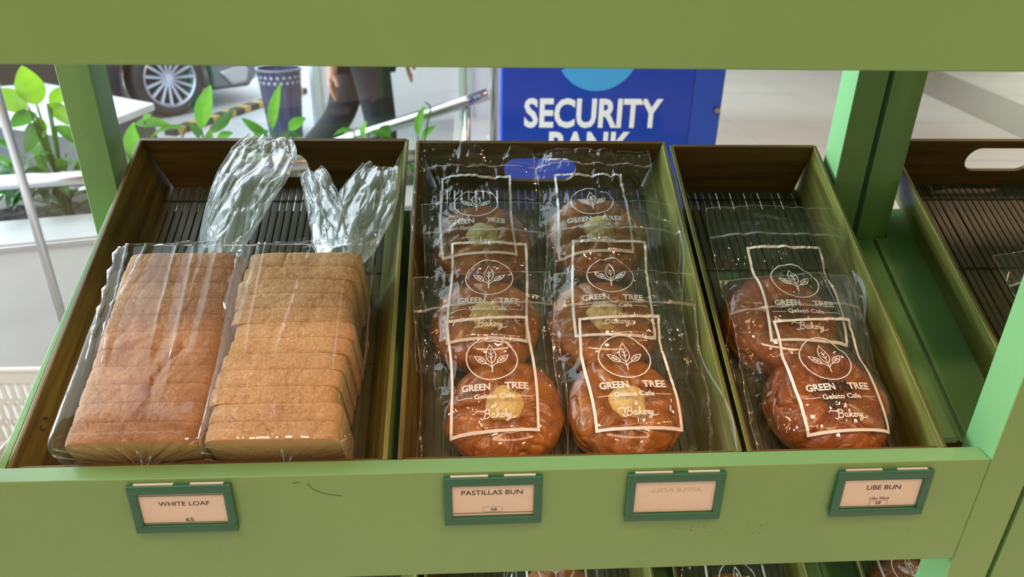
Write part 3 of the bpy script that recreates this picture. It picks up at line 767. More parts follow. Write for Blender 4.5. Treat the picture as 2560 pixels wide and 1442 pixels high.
build_bag(A3, 'bagged cream bun in the left stack, between front and rear bags', 'A', 2, GA)
build_bag(A4, 'bagged cream bun in the right stack, middle one with a bright upturned corner', 'A', 3, GA)
build_bag(A5, 'bagged cream bun rearmost on the left, its flap beside the hand hole', 'A', 4, GA)
build_bag(A6, 'bagged cream bun rearmost on the right, most crumpled, under the hand hole', 'A', 5, GA)
build_bag(B1, 'bagged glossy bun with dark sprinkles at the front of the narrow tray', 'B', 0, GB)
build_bag(B2, 'bagged glossy bun behind the sprinkled bun in the narrow tray', 'B', 1, GB)
C1 = Bag(.630, .030, .1, .136, (.632, .090), .0575, TR4, 21)
build_bag(C1, 'clear bag just showing behind the right upright in the otherwise empty tray', 'B', 2, None)
L1 = Bag(.088, .118, .0, .138, (.090, .176), .0545, TR2, 22)
build_bag(L1, 'bagged bun on the lower shelf, peeking out between the pastillas and blank labels', 'A', 0, 'bagged buns on the lower shelf', dz=DZ)
L2 = Bag(.330, .094, .0, .138, (.325, .155), .0545, (.2425, .422, .026, .008), 23)
build_bag(L2, 'bagged bun on the lower shelf, peeking out between the blank and ube labels', 'A', 1, 'bagged buns on the lower shelf', dz=DZ)
L3 = Bag(.560, .100, .0, .136, (.56, .165), .0575, TR4, 24)
build_bag(L3, 'bagged bun with crumb topping on the lower shelf beside the right upright', 'C', 1, 'bagged buns on the lower shelf', dz=DZ)

# ------------------------------------------------------------------ sliced loaves
def loaf(label, x0, x1, s0, s1, htop, n, crust, seed, jit, ridges=False, tail='A'):
    cx = (x0+x1)/2; W = x1-x0; H = htop-FLOOR_H; o = TF(cx, s0, FLOOR_H)
    t = thing('sliced_loaf', label, 'bread', o, (SLOPE, 0, 0), 'bagged white loaves in the large tray')
    rs = random.Random(seed); th = (s1-s0)/n; offs = []
    for i in range(n):
        dx = rs.uniform(-1, 1)*jit+ (0 if jit < .001 else (-.0025+.0035*math.sin(i*1.1+2)))
        offs.append(dx)
        N = 300; prof = super_profile(W/2-.001, H/2, .13, N)
        rows = []; y0 = i*th; t0 = th-.0002; m = 10
        gap = .0006
        for q in range(m+1):
            f = q/m; y = y0+f*t0
            ins = gap*(max(0, 1-f/.16)**2+max(0, (f-.84)/.16)**2)
            row = []
            for (x, z) in prof:
                k = 1-ins/(H/2); row.append((x*k+dx, y, H/2+z*k))
            rows.append(row)
        p = np.array(rows); cen = np.array([dx, y0+th/2, H/2]); nn = p-cen; nn[..., 1] = 0; nn /= np.linalg.norm(nn, axis=-1, keepdims=True)
        pw = p+np.array([0, 0, 0])
        wv = (1-np.abs(vnoise(pw*np.array([40, 30, 40])+vnoise(pw*22, seed)[..., None]*1.2, seed)))**7
        w2 = (1-np.abs(vnoise(pw*np.array([95, 75, 95])+vnoise(pw*40, seed)[..., None], seed+3)))**5
        cr = -wv*.0026*np.clip(.6+vnoise(pw*15, seed+8)*1.4, 0, 1.3) - w2*.0007+vnoise(pw*17, seed+4)*.0020+vnoise(pw*300, seed+6)*.00018
        topm = np.clip((p[..., 2]-H*.75)/(H*.15), 0.15, 1)
        sag = .0 - .0035*np.clip((np.abs(p[..., 0]-dx)/(W/2))**4, 0, 1)*topm
        p = p+nn*(cr*topm)[..., None]; p[..., 2] += sag
        p[..., 2] = np.maximum(p[..., 2], .0015)
        if i == 0:     # heel: front face bulges slightly
            pass
        mb = MB(); mb.grid(p.tolist(), wrap=True)
        # caps as filled fans with several rings
        for idx, row in ((0, p[0]), (m, p[m])):
            cc = row.mean(0); rings = [cc+(row-cc)*k for k in (1, .8, .55, .3, .08)]
            pp = np.array(rings); 
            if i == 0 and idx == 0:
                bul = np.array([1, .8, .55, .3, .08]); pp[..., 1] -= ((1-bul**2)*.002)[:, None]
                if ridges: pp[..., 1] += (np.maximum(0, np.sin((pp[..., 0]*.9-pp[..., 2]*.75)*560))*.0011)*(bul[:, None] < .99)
            mb.grid(pp.tolist(), wrap=True, mi=0 if (i == 0 and idx == 0) or (i == n-1 and idx == m) else 1)
        me = mb.mesh('bread_slice', True); ob = link('bread_slice', me, [crust, M['crumb']], t)
        es = ob.modifiers.new('es', 'EDGE_SPLIT'); es.split_angle = 1.0
    # bag body
    SLx = W/2+.004; L = s1-s0
    cfs = [Crumple(seed+5, .036, .0004, stretch=(.45, 3.2), box=((-.3, .3), (-.05, .3))), Crumple(seed+9, .016, .0002, stretch=(.5, 2.6), box=((-.3, .3), (-.05, .3)))]
    N = 220; K = 100; ring = []; BP = super_profile(SLx, H/2+.0035, .17, N)
    neck = {'A': (-.2740-cx, .2300-s0, .020), 'B': (-.1530-cx, .2300-s0, .026)}[tail]
    for q in range(K+1):
        f = q/K
        # y position from a little in front to the neck
        y = -.006+(L+.010)*min(1, f/.86) if f < .86 else (L+.004)+(neck[1]-L-.004)*((f-.86)/.14)**1.0
        close = 0 if f < .86 else ((f-.86)/.14)
        fr = max(0, 1-f/.05)
        row = []
        for k in range(N):
            a = 2*math.pi*k/N; X, Z = BP[k]; c_, s_ = X/SLx, Z/(H/2+.0035)
            if c_ > 0: X += (.010 if tail == 'B' else .003)*abs(c_)**3*(1-.5*f)      # loose side
            else: X -= .004*abs(c_)**2*(1 if tail == 'A' else .2)
            zc = H/2+.003
            nx, nz = neck[0], H*.72
            kk = close**.8
            X = X*(1-kk)+(nx+neck[2]*c_*(1+.22*math.sin(9*a)))*kk if close else X
            Zz = (zc+Z)*(1-kk)+(nz+neck[2]*.55*s_*(1+.22*math.sin(11*a)))*kk if close else zc+Z
            if fr: X *= 1-.04*fr*fr; Zz = zc+(Zz-zc)*(1-.04*fr*fr)
            row.append((X, y, Zz))
        ring.append(row)
    p = np.array(ring); cen = np.stack([p[..., 0].mean(1), p[..., 1].mean(1), p[..., 2].mean(1)], -1)[:, None]; nn = p-cen; nn[..., 1] = 0; nn /= np.linalg.norm(nn, axis=-1, keepdims=True)+1e-9
    ang = np.linspace(-math.pi, math.pi, N)[None]*np.ones((K+1, 1))*.045
    d = cfs[0](ang, p[..., 1])+cfs[1](ang, p[..., 1])
    # long drawn folds running down from the gathered end
    g = np.random.RandomState(seed+3)
    for j in range(9):
        a0 = g.uniform(.5, 2.7); yy = g.uniform(.02, .10); sl = g.uniform(-.4, .4); A = np.arange(N)/N*2*math.pi
        w_ = g.uniform(.012, .024); wd = A[None]-(a0+sl*(p[..., 1]-L)/L)
        d = d+.0052*np.exp(-np.abs(wd)/w_)*np.clip((p[..., 1]-yy)/.05, 0, 1)
    p = p+nn*(np.maximum(d, -.0015)*1.0)[..., None]
    p[..., 2] = np.maximum(p[..., 2], .0008)
    mb = MB(); mb.grid(p.tolist(), wrap=True)
    # front closure, bulging a little
    rings = []
    for k in (1, .93, .8, .6, .4, .2, .02):
        c0 = p[0].mean(0); r_ = c0+(p[0]-c0)*k; r_[:, 1] -= (1-k)*.002+ (.003*np.sin(np.arange(N)*.7)*k*(1-k)*2); rings.append(r_)
    mb.grid([r_.tolist() for r_ in rings], wrap=True)
    bag = mb.build('clear_bag', M['film_loaf'], t, smooth=True)
    return t, bag, (cx, s0)

def film_tail(parent, org, pts, widths, thick, pleats, seed, lobes=1.0):
    """gathered end of a bread bag: a flattened, pleated sleeve. pts (X,s,h)"""
    cx, s0 = org; C = catmull([(a-cx, b-s0, c-FLOOR_H) for a, b, c in pts], 14); n = len(C); N = 180; rows = []
    rs = np.random.RandomState(seed); ph = rs.uniform(0, 6.28, 6)
    for i, c in enumerate(C):
        f = i/(n-1); w_ = float(np.interp(f, np.linspace(0, 1, len(widths)), widths))/2; tk = float(np.interp(f, [0, .3, 1], thick))
        a = C[max(0, i-1)]; b = C[min(n-1, i+1)]; tdir = (b-a)/np.linalg.norm(b-a)
        side = np.cross(tdir, np.array([0, 0, 1])); side /= np.linalg.norm(side); nor = np.cross(side, tdir)
        row = []
        for k in range(N):
            A = 2*math.pi*k/N; x = math.cos(A); z = math.sin(A)
            pl = math.sin(x*pleats+ph[0]+1.5*f)*(.0030*(1-.85*f))+math.sin(x*pleats*2.3+ph[1]+2*f)*.0014*(1-f)
            row.append(c+side*(x*w_)+nor*(z*tk+pl))
        rows.append(row)
    p = np.array(rows); u = np.cos(2*math.pi*np.arange(N)/N)[None]*np.ones((n, 1))*.06*np.sign(np.sin(2*math.pi*np.arange(N)/N+.01))[None]; v = np.arange(n)[:, None]/n*.2*np.ones((1, N))
    c1 = Crumple(seed, .042, .0075, stretch=(.8, 1.7)); c2 = Crumple(seed+1, .018, .0016, stretch=(.8, 1.5))
    d = c1(u, v)+c2(u, v); p[..., 2] += d*np.clip(.2+np.arange(n)/n*1.5, 0, 1)[:, None]; p[..., 0] += d*.5
    # ragged mouth
    e = np.arange(n)/(n-1); cutp = vnoise(np.stack([u[-1]*60, u[-1]*0, u[-1]*0+seed], -1))*.004
    p[..., 1] += (np.clip((e-.7)/.3, 0, 1)[:, None])*cutp[None]
    mb = MB(); mb.grid(p.tolist(), wrap=True)
    o = mb.build('bag_tail', M['film_tail'], parent, smooth=True)
    ed = MB(); ed.tube(p[-1][::3].tolist(), .00035, 5, closed=True)
    for k in (0, N//2): ed.tube(p[::3, k].tolist(), .0003, 5)
    ed.build('bag_edge', M['edge'], o, smooth=True)
    return o

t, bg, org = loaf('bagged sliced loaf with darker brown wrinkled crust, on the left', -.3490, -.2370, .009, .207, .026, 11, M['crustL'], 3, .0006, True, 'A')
film_tail(bg, org, [(-.2740, .228, -.004), (-.272, .262, -.004), (-.262, .315, .004), (-.250, .362, .006), (-.245, .392, .012)], [.040, .052, .068, .080, .078, .050], [.012, .008, .003], 4, 41)
t, bg, org = loaf('bagged sliced loaf with golden crust and shifted slices, on the right', -.2355, -.1235, .009, .207, .026, 12, M['crustR'], 8, .0016, False, 'B')
film_tail(bg, org, [(-.150, .228, -.004), (-.160, .262, -.002), (-.176, .305, .004), (-.192, .343, .004)], [.040, .050, .044, .034, .026], [.012, .008, .003], 3, 43)
film_tail(bg, org, [(-.148, .228, -.004), (-.140, .262, -.002), (-.126, .305, .006), (-.118, .346, .008)], [.050, .062, .070, .062, .040], [.012, .008, .003], 4, 47)

# ------------------------------------------------------------------ surroundings
def skin_body(name, nodes, edges, m, parent, sub=2, root=0):
    """nodes: (x,y,z,r)"""
    me = bpy.data.meshes.new(name); me.from_pydata([n[:3] for n in nodes], edges, [])
    o = link(name, me, m, parent); sk = o.modifiers.new('skin', 'SKIN'); sk.use_smooth_shade = True
    for i, n in enumerate(nodes):
        rr = n[3] if isinstance(n[3], tuple) else (n[3], n[3]); me.skin_vertices[0].data[i].radius = rr; me.skin_vertices[0].data[i].use_root = (i == root)
    s = o.modifiers.new('sub', 'SUBSURF'); s.levels = sub; s.render_levels = sub
    return o

M['floor'] = mat('polished_floor_tile', (.72, .68, .64, 1), .18, col2=(.78, .74, .70, 1), nscale=1.5, spec=.5)
M['band'] = mat('grey_floor_band', (.36, .33, .30, 1), .18)
M['ground'] = mat('grey_paving', (.36, .36, .38, 1), .6, col2=(.42, .42, .44, 1), nscale=12)
M['ceil'] = mat('ceiling_white', (.42, .38, .34, 1), .8)
M['wall'] = mat('white_wall', (.80, .86, .95, 1), .5)
M['warmwall'] = mat('cream_shop_wall', (.46, .37, .27, 1), .6)
def structure(name, mb, m): 
    o = mb.build(name, m); o['kind'] = 'structure'; return o
mb = MB(); mb.box((-2.3, -4.6, -1.10), (6.6, 2.9, -1.0)); mb.box((-.15, 2.9, -1.10), (6.6, 9.6, -1.0)); structure('floor', mb, M['floor'])
mb = MB(); mb.box((-14, 2.9, -1.10), (-.151, 16, -1.0)); mb.box((-14, -4.6, -1.10), (-2.301, 2.899, -1.0)); structure('ground', mb, M['ground'])
mb = MB(); mb.box((-1.65, -4.6, 2.6), (6.6, -.3, 2.7)); mb.box((-1.0, -.3, 2.6), (6.6, 9.6, 2.7)); structure('ceiling', mb, M['ceil'])
mb = MB(); mb.box((6.6, -4.6, -1.0), (6.7, 9.6, 2.6)); structure('wall_right', mb, M['warmwall'])
mb = MB(); mb.box((-1.75, -4.7, -1.0), (6.6, -4.6, 2.6)); structure('wall_front', mb, M['warmwall'])
mb = MB(); mb.box((-1.75, -4.6, -1.0), (-1.65, -.30, 2.6)); structure('added_wall_left', mb, M['warmwall'])  # unseen wall added to keep daylight off the stand's front faces
mb = MB(); mb.box((1.3, 9.6, -1.0), (6.6, 9.7, 2.6)); structure('added_wall_far', mb, M['warmwall'])  # out-of-view wall added to cut the sky's reflection in the floor
# white wall with glazed door frames across the forecourt
wa = Vector((-1.75, 4.96, 0)); wb = Vector((.95, 6.15, 0)); wd = (wb-wa).normalized(); wn = Vector((-wd.y, wd.x, 0)); WL = (wb-wa).length
WM = Matrix(((wd.x, wn.x, 0, wa.x), (wd.y, wn.y, 0, wa.y), (0, 0, 1, 0), (0, 0, 0, 1)))
structure('wall_back', MB().box((.60, 0, -1.0), (WL, .12, 1.6), M=WM), M['wall'])
mb = MB()
for x in (.60, .75, 1.78, 1.86): mb.box((x, -.035, -1.0), (x+.045, -.001, 1.5), M=WM)
structure('trim_1', mb, mat('pale_green_frame', (.55, .66, .62, 1), .35))
# floor band: darker tile inlay crossing on the right
mb = MB(); mb.add([(4.30, 4.2, -.9985), (4.95, 4.2, -.9985), (5.9, 9.4, -.9985), (5.0, 9.4, -.9985)], [(0, 1, 2, 3)]); mb.build('trim_2', M['band'])['kind'] = 'structure'
mb = MB()
for x in (1.0, 2.2, 3.4): mb.box((x, 1.2, -.9995), (x+.004, 9.5, -.9988))
for y in (2.0, 3.2, 4.4, 5.6, 6.8, 8.0): mb.box((-.1, y, -.9995), (6.5, y+.004, -.9988))
mb.build('trim_3', mat('tile_joint', (.42, .40, .37, 1), .6))['kind'] = 'structure'

# planter: local frame x along, y away
PA = math.atan2(.275, .961); P0 = (-1.49, 1.714, -.5)
pl = thing('planter', 'long white planter box with dark soil and a steel edge, behind the stand', 'planter', (P0[0], P0[1], -1.0), (0, 0, PA))
M['curb'] = mat('white_stone_curb', (.44, .45, .46, 1), .35, col2=(.49, .50, .51, 1), nscale=6)
mb = MB(); mb.box((-1.0, 0, 0), (1.72, .23, .5)); mb.box((-1.0, .52, 0), (1.72, .62, .5)); mb.box((-1.0, .231, 0), (-.9, .519, .5)); mb.box((1.62, .231, 0), (1.72, .519, .5)); mb.build('box_wall', M['curb'], pl, bevel=.006)
mb = MB(); P = []
for i in range(60):
    P.append([(-.9+2.52*i/59, .23+.29*j/19, .452+.016*math.sin(i*1.7+j)*math.sin(j*2.1)) for j in range(20)])
mb.grid(P); o = mb.build('soil', mat('dark_soil', (.018, .014, .012, 1), .95, col2=(.05, .04, .032, 1), nscale=60, bump=3, bscale=90), pl, smooth=True)
MB().box((-1.0, -.012, .474), (1.72, 0, .492)).build('steel_edge', M['chrome'], pl, bevel=.003)
rl = thing('guard_rail', 'round polished steel rail running level above the planter curb', 'railing', (P0[0], P0[1], -.5), (0, 0, PA))
MB().tube([(-1.0, .2, .150), (1.58, .2, .120)], .026, 24).build('rail_pipe', M['chrome'], rl, smooth=True)
for x in (-.7, .335, 1.45):
    MB().tube([(x, .2, -.001), (x, .2, .128)], .016, 16).build('rail_support', M['chrome'], rl, smooth=True)

# plants
def leaf_mat(name, c, c2, tr):
    m = mat(name, c, .32, col2=c2, nscale=14, spec=.5); p = m.node_tree.nodes['Principled BSDF']; n = m.node_tree.nodes; L = m.node_tree.links
    t = n.new('ShaderNodeBsdfTranslucent'); t.inputs[0].default_value = tr; mx = n.new('ShaderNodeMixShader'); mx.inputs[0].default_value = .45
    L.new(p.outputs[0], mx.inputs[1]); L.new(t.outputs[0], mx.inputs[2]); L.new(mx.outputs[0], n['Material Output'].inputs[0]); return m
M['leafL'] = leaf_mat('bright_leaf', (.13, .27, .02, 1), (.18, .33, .03, 1), (.30, .56, .03, 1))
M['leafD'] = leaf_mat('dark_leaf', (.02, .075, .015, 1), (.035, .11, .02, 1), (.10, .30, .03, 1))
M['leafM'] = leaf_mat('mid_leaf', (.045, .16, .02, 1), (.07, .22, .03, 1), (.20, .50, .05, 1))
def leaf(mb, base, tip, wd, bow=.12, roll=0, fold=.25, mi=0):
    b = Vector(base); tp = Vector(tip); d = tp-b; L = d.length; dn = d.normalized()
    side = dn.cross(Vector((0, 0, 1)) if abs(dn.z) < .95 else Vector((0, 1, 0))).normalized(); nor = side.cross(dn)
    if roll > 1.0: side = dn.cross(Vector((0, 1, 0))).normalized(); nor = side.cross(dn); roll = (roll-math.pi/2)*1.5+.25
    q = Matrix.Rotation(roll, 3, dn); side = q @ side; nor = q @ nor
    P = []; N = 18
    for i in range(N+1):
        f = i/N; wv = wd/2*(math.sin(math.pi*min(1, f**.85*1.0))**.75 if 0 < f < 1 else 0)*(1.0-.25*f)*1.15
        c = b+d*f+nor*(bow*L*math.sin(math.pi*f))
        row = []
        for k in (-1, -.66, -.33, 0, .33, .66, 1):
            row.append(c+side*(wv*k)+nor*(abs(k)*wv*fold+.04*wv*math.sin(f*22+k*3)))
        P.append([tuple(r) for r in row])
    mb.grid(P, mi)
def plant(label, x, y, leaves, fill, seed, spread=.18, hmax=.27):
    t = thing('leafy_plant', label, 'plant', (0, 0, 0), (0, 0, 0), 'leafy plants in the planter')
    ca, sa = math.cos(PA), math.sin(PA); t.location = (P0[0]+ca*x-sa*y, P0[1]+sa*x+ca*y, P0[2]+G-.045); t.rotation_euler = (0, 0, PA)
    rs = random.Random(seed); st = MB(); mb = MB()
    for (b, tp, w_, roll, mi) in leaves:
        b = (b[0]-x, b[1]-y, b[2]+.045); tp = (tp[0]-x, tp[1]-y, tp[2]+.045)
        leaf(mb, b, tp, w_, roll=roll, mi=mi); st.tube(catmull([(rs.uniform(-.02, .02), rs.uniform(-.02, .02), 0), (b[0]*.5, b[1]*.5, b[2]*.6), b], 5), .0035, 6)
    for i in range(fill):
        a = rs.uniform(0, 6.28); r = rs.uniform(.02, spread); h = rs.uniform(.04, hmax); L = rs.uniform(.10, .19)
        b = (r*math.cos(a)*.7, r*math.sin(a)*.5, h); a2 = a+rs.uniform(-.7, .7); el = rs.uniform(-.5, .6)
        tp = (b[0]+L*math.cos(a2)*math.cos(el), b[1]+L*math.sin(a2)*math.cos(el), max(.01, b[2]+L*math.sin(el)))
        if min(b[1], tp[1])+y < .250 or max(b[1], tp[1])+y > .50: b = (b[0], b[1]*.25, b[2]); tp = (tp[0], max(.255, min(.49, tp[1]+y))-y, tp[2])
        leaf(mb, b, tp, rs.uniform(.035, .06), bow=rs.uniform(.1, .3), roll=rs.uniform(-.5, .5), mi=rs.choice([1, 1, 2, 1]))
        st.tube(catmull([(0, 0, 0), (b[0]*.3, b[1]*.3, b[2]*.6), b], 4), .0028, 5)
    st.build('stem', M['leafM'], t, smooth=True)
    o = mb.build('foliage', [M['leafL'], M['leafD'], M['leafM']], t, smooth=True)
    return t
HP = math.pi/2
plant('plant with large lime green leaves at the far left of the planter', .12, .36,
      [((.113, .35, .355), (.100, .35, .485), .085, HP, 0), ((.087, .35, .350), (-.040, .36, .400), .075, HP*.9, 0), ((.145, .35, .358), (.200, .33, .285), .060, HP, 0), ((.150, .36, .352), (.225, .38, .410), .045, HP, 0),
       ((.105, .35, .315), (.108, .34, .245), .035, HP, 0), ((.10, .35, .33), (.02, .33, .29), .05, HP*.8, 1), ((.09, .34, .30), (.045, .32, .20), .05, HP, 1), ((.15, .36, .28), (.21, .36, .20), .05, HP, 1)], 42, 3, .20, .24)
plant('plant with a broad pale glossy leaf behind the left end of the loaf tray', .44, .36,
      [((.370, .33, .16), (.400, .33, .285), .055, HP, 2), ((.400, .34, .275), (.520, .34, .262), .040, .8, 2), ((.560, .36, .245), (.430, .33, .215), .085, .35, 1), ((.43, .33, .29), (.46, .33, .31), .02, HP, 2), ((.35, .33, .18), (.345, .33, .10), .04, HP, 2)], 20, 5, .13, .16)
plant('plant with one tall upright green leaf behind the loaf tray', .62, .36,
      [((.612, .35, .245), (.668, .35, .398), .058, HP, 2), ((.635, .36, .225), (.735, .36, .310), .040, HP*.7, 1), ((.60, .34, .21), (.570, .34, .27), .04, HP*.6, 1), ((.66, .35, .20), (.72, .34, .225), .03, HP, 2), ((.63, .33, .18), (.645, .33, .245), .03, HP, 2)], 16, 8, .12, .15)
plant('plant with a narrow upright leaf in front of the dark litter bin', .86, .37,
      [((.858, .35, .225), (.908, .35, .392), .040, HP, 2), ((.84, .35, .20), (.755, .35, .275), .035, HP, 1), ((.92, .36, .215), (.985, .35, .262), .045, HP, 2), ((.79, .34, .19), (.845, .34, .225), .04, HP, 2), ((.88, .34, .2), (.97, .34, .19), .03, .6, 1)], 16, 11, .12, .15)
plant('plant with drooping dark leaves below the ramp handrail', 1.18, .37,
      [((1.16, .35, .20), (1.08, .35, .185), .04, .7, 1), ((1.20, .35, .17), (1.215, .35, .235), .045, .9, 2), ((1.22, .35, .19), (1.31, .34, .165), .03, .8, 2), ((1.27, .35, .17), (1.30, .35, .215), .05, HP*.8, 1)], 16, 14, .12, .13)
plant('plant with a slim pointed leaf above the gap between two trays', 1.42, .37,
      [((1.413, .35, .165), (1.447, .35, .285), .036, HP, 2), ((1.43, .35, .15), (1.49, .35, .20), .03, HP, 2), ((1.47, .35, .27), (1.44, .35, .30), .012, .5, 1)], 14, 17, .11, .11)

# beige perforated crate on the floor at lower left
cr = thing('plastic_crate', 'beige perforated plastic crate on the floor left of the stand', 'crate', (-1.42, 1.14, -1.0))
M['beige'] = mat('beige_plastic', (.52, .47, .41, 1), .4)
def slotted(w_, h, zb, cols, rows_):
    """wall with oval slots, x-z plane; returns verts/faces of a grid wall leaving holes"""
    m_ = MB(); t_ = .003; cw = w_/cols; rh = h/rows_
    for i in range(cols):
        for j in range(rows_):
            x0 = -w_/2+i*cw+(cw*.0); z0 = zb+j*rh; cx_, cz_ = x0+cw/2, z0+rh/2; rx, rz = cw*.24, rh*.36
            n = 16; inn = []; out = []
            for k in range(n):
                a = 2*math.pi*(k+.5)/n; ex = rx*math.copysign(abs(math.cos(a))**.8, math.cos(a)); ez = rz*math.copysign(abs(math.sin(a))**.55, math.sin(a)); inn.append((cx_+ex, cz_+ez))
                c_, s_ = math.cos(a), math.sin(a); q = max(abs(c_), abs(s_)); out.append((cx_+c_/q*cw/2, cz_+s_/q*rh/2))
            V = [(x, 0, z) for x, z in inn]+[(x, 0, z) for x, z in out]+[(x, t_, z) for x, z in inn]+[(x, t_, z) for x, z in out]; F = []
            for k in range(n):
                l = (k+1) % n; F += [(k, l, n+l, n+k), (2*n+k, 3*n+k, 3*n+l, 2*n+l), (k, 2*n+k, 2*n+l, l)]
            m_.add(V, F)
    return m_
W_, D_, Hc = .56, .40, .27
for (rot, off, ww) in ((0, (0, D_/2, 0), W_), (math.pi, (0, -D_/2, 0), W_), (math.pi/2, (-W_/2, 0, 0), D_), (-math.pi/2, (W_/2, 0, 0), D_)):
    m_ = slotted(ww-.004, Hc-.06, .02, int(ww/.024), 3); Mx = Matrix.Translation(off) @ Matrix.Rotation(rot, 4, 'Z')
    m_.v = [tuple(Mx @ Vector(p)) for p in m_.v]; m_.build('crate_side', M['beige'], cr, smooth=False)
mb = MB()
mb.tube([(-W_/2, -D_/2, Hc), (W_/2, -D_/2, Hc), (W_/2, D_/2, Hc), (-W_/2, D_/2, Hc)], .009, 10, closed=True)
for a, b in (((-W_/2, D_/2-.002, Hc-.045), (W_/2, D_/2+.004, Hc)), ((-W_/2, -D_/2-.004, Hc-.045), (W_/2, -D_/2+.002, Hc)), ((-W_/2-.004, -D_/2, Hc-.045), (-W_/2+.002, D_/2, Hc)), ((W_/2-.002, -D_/2, Hc-.045), (W_/2+.004, D_/2, Hc))): mb.box(a, b)
mb.build('crate_rim', M['beige'], cr)
MB().box((-W_/2, -D_/2, .0), (W_/2, D_/2, .022)).build('crate_base', M['beige'], cr)

# glass screen: two steel posts with a clear pane between them
gs = thing('glass_screen', 'clear glass screen held by a slim steel post, between the stand and planter', 'glass screen', (-.55, 1.45, -1.0))
a = Vector((-1.112, 1.30, 0)); q = Vector((-.55, 1.45, 0)); e_ = Vector((.035, 1.617, 0))-a
MB().tube([tuple(a-q), (a.x-q.x, a.y-q.y, 2.45)], .0105, 16).build('screen_post', M['chrome'], gs, smooth=True)
u_ = e_.normalized(); w_ = Vector((-u_.y, u_.x, 0))*.004; p0 = a-q+u_*.012; p1 = a-q+e_
MB().hexa([tuple(p0-w_), tuple(p1-w_), tuple(p1+w_), tuple(p0+w_)]+[tuple(v+Vector((0, 0, 2.4))) for v in (p0-w_, p1-w_, p1+w_, p0+w_)]).build('glass_pane', M['glass'], gs)
# ramp handrail
hr = thing('handrail', 'sloping steel handrail ending at tall paired posts beside the blue sign', 'railing', (-.0340, 2.82, -1.0))
MB().tube([(-.98, .0, .384), (-.52, 0, .556), (-.0, 0, .722), (.098, 0, .757)], .027, 20).build('rail_pipe', M['chrome'], hr, smooth=True)
for dx, dy, r in ((.1235, -.155, .019), (.1655, -.105, .017)): MB().tube([(dx, dy, 0), (dx, dy, 2.45)], r, 16).build('end_post', M['chrome'], hr, smooth=True)
for x, z in ((.0, .71), (-.98, .375)): MB().tube([(x, 0, 0), (x, 0, z)], .019, 16).build('rail_support', M['chrome'], hr, smooth=True)

# sign
M['blue'] = mat('blue_acrylic', (.010, .050, .44, 1), .12, spec=.5)
M['blue2'] = mat('blue_side_panel', (.012, .065, .46, 1), .2, spec=.6)
M['sky'] = mat('light_blue_print', (.05, .34, .80, 1), .3)
M['signwhite'] = mat('white_sign_letters', (.72, .86, 1.0, 1), .35)
sg = thing('floor_sign', 'tall blue floor-standing sign with white SECURITY BANK lettering', 'sign', (.362, 1.52, -1.0))
MB().box((-.298, -.06, 0), (.298, .07, 1.72)).build('sign_box', M['blue2'], sg, bevel=.006)
MB().box((-.294, -.068, .012), (.212, -.0605, 1.71)).build('front_panel', M['blue'], sg, bevel=.002)
MB().box((.2125, -.0665, .012), (.292, -.0605, 1.71)).build('side_strip', M['blue2'], sg, bevel=.002)
tb = MB(); y = -.0692
v, f = text_fit('SECURITY', -.050, .9385, .370, .074, bold=.030, spacing=1.0); tb.add([(p, y, r) for p, r in v], f)
v, f = text_fit('BANK', -.054, .8505, .225, .074, bold=.030); tb.add([(p, y, r) for p, r in v], f)
tb.build('sign_lettering', M['signwhite'], sg)
pts = []
cx_, cz_, r_ = -.048, 1.142, .110
for i in range(41):
    a_ = math.radians(212+ (360-212-0)*i/40); pts.append((cx_+r_*math.cos(a_), cz_+r_*math.sin(a_)))
pts += [(cx_+r_*.70, cz_+r_*.25), (cx_+r_*.15, cz_+r_*.05), (cx_-r_*.45, cz_-r_*.28)]
MB().prism(pts, y-.0004, y+.0006).build('sign_emblem', M['sky'], sg)
for z in (.20, .985, 1.55):
    MB().tube([(.281, -.0800, z), (.281, -.0660, z)], .0075, 6).build('bolt', M['chrome'], sg)

# white-topped stone bench on the forecourt
be = MB(); poly = [(-1.928, 3.146), (-1.824, 3.822), (-2.741, 4.426), (-3.3, 4.10), (-2.434, 3.39)]
bt = thing('stone_bench', 'angular white-topped bench with dark sides in front of the car', 'bench', (-2.4, 3.8, -1.0))
P_ = [(x+2.4, y-3.8) for x, y in poly]
MB().prism(P_, .46, .50, 'z').build('bench_top', mat('white_marble', (.80, .81, .85, 1), .2, col2=(.66, .68, .74, 1), nscale=4), bt, bevel=.004)
MB().prism([(x*.97, y*.97) for x, y in P_], 0, .459, 'z').build('bench_base', mat('dark_grey_stone', (.10, .10, .115, 1), .6), bt)

# litter bin
bn = thing('litter_bin', 'dark blue-grey fluted litter bin with punched holes round its rim', 'bin', (-1.42, 5.10, -1.0))
prof = []; nb = 72; P = []
for i in range(15):
    z = .49*i/14; row = []
    for k in range(nb):
        a_ = 2*math.pi*k/nb; r = .120+.038*i/14+(.004*math.cos(12*a_) if z < .36 else 0); row.append((r*math.cos(a_), r*math.sin(a_), z))
    P.append(row)
mb = MB(); mb.grid(P, wrap=True); mb.add([(.12*math.cos(2*math.pi*k/nb), .12*math.sin(2*math.pi*k/nb), .004) for k in range(nb)], [tuple(range(nb))])
mb.build('bin_body', mat('blue_grey_plastic', (.05, .06, .12, 1), .28, col2=(.09, .10, .19, 1), nscale=6, stretch=(6, 6, .4)), bn, smooth=True)
mb = MB(); mb.tube([(.162*math.cos(2*math.pi*k/48), .162*math.sin(2*math.pi*k/48), .49) for k in range(48)], .010, 8, closed=True); mb.build('bin_rim', mat('blue_grey_rim', (.16, .17, .27, 1), .25), bn, smooth=True)
mb = MB()
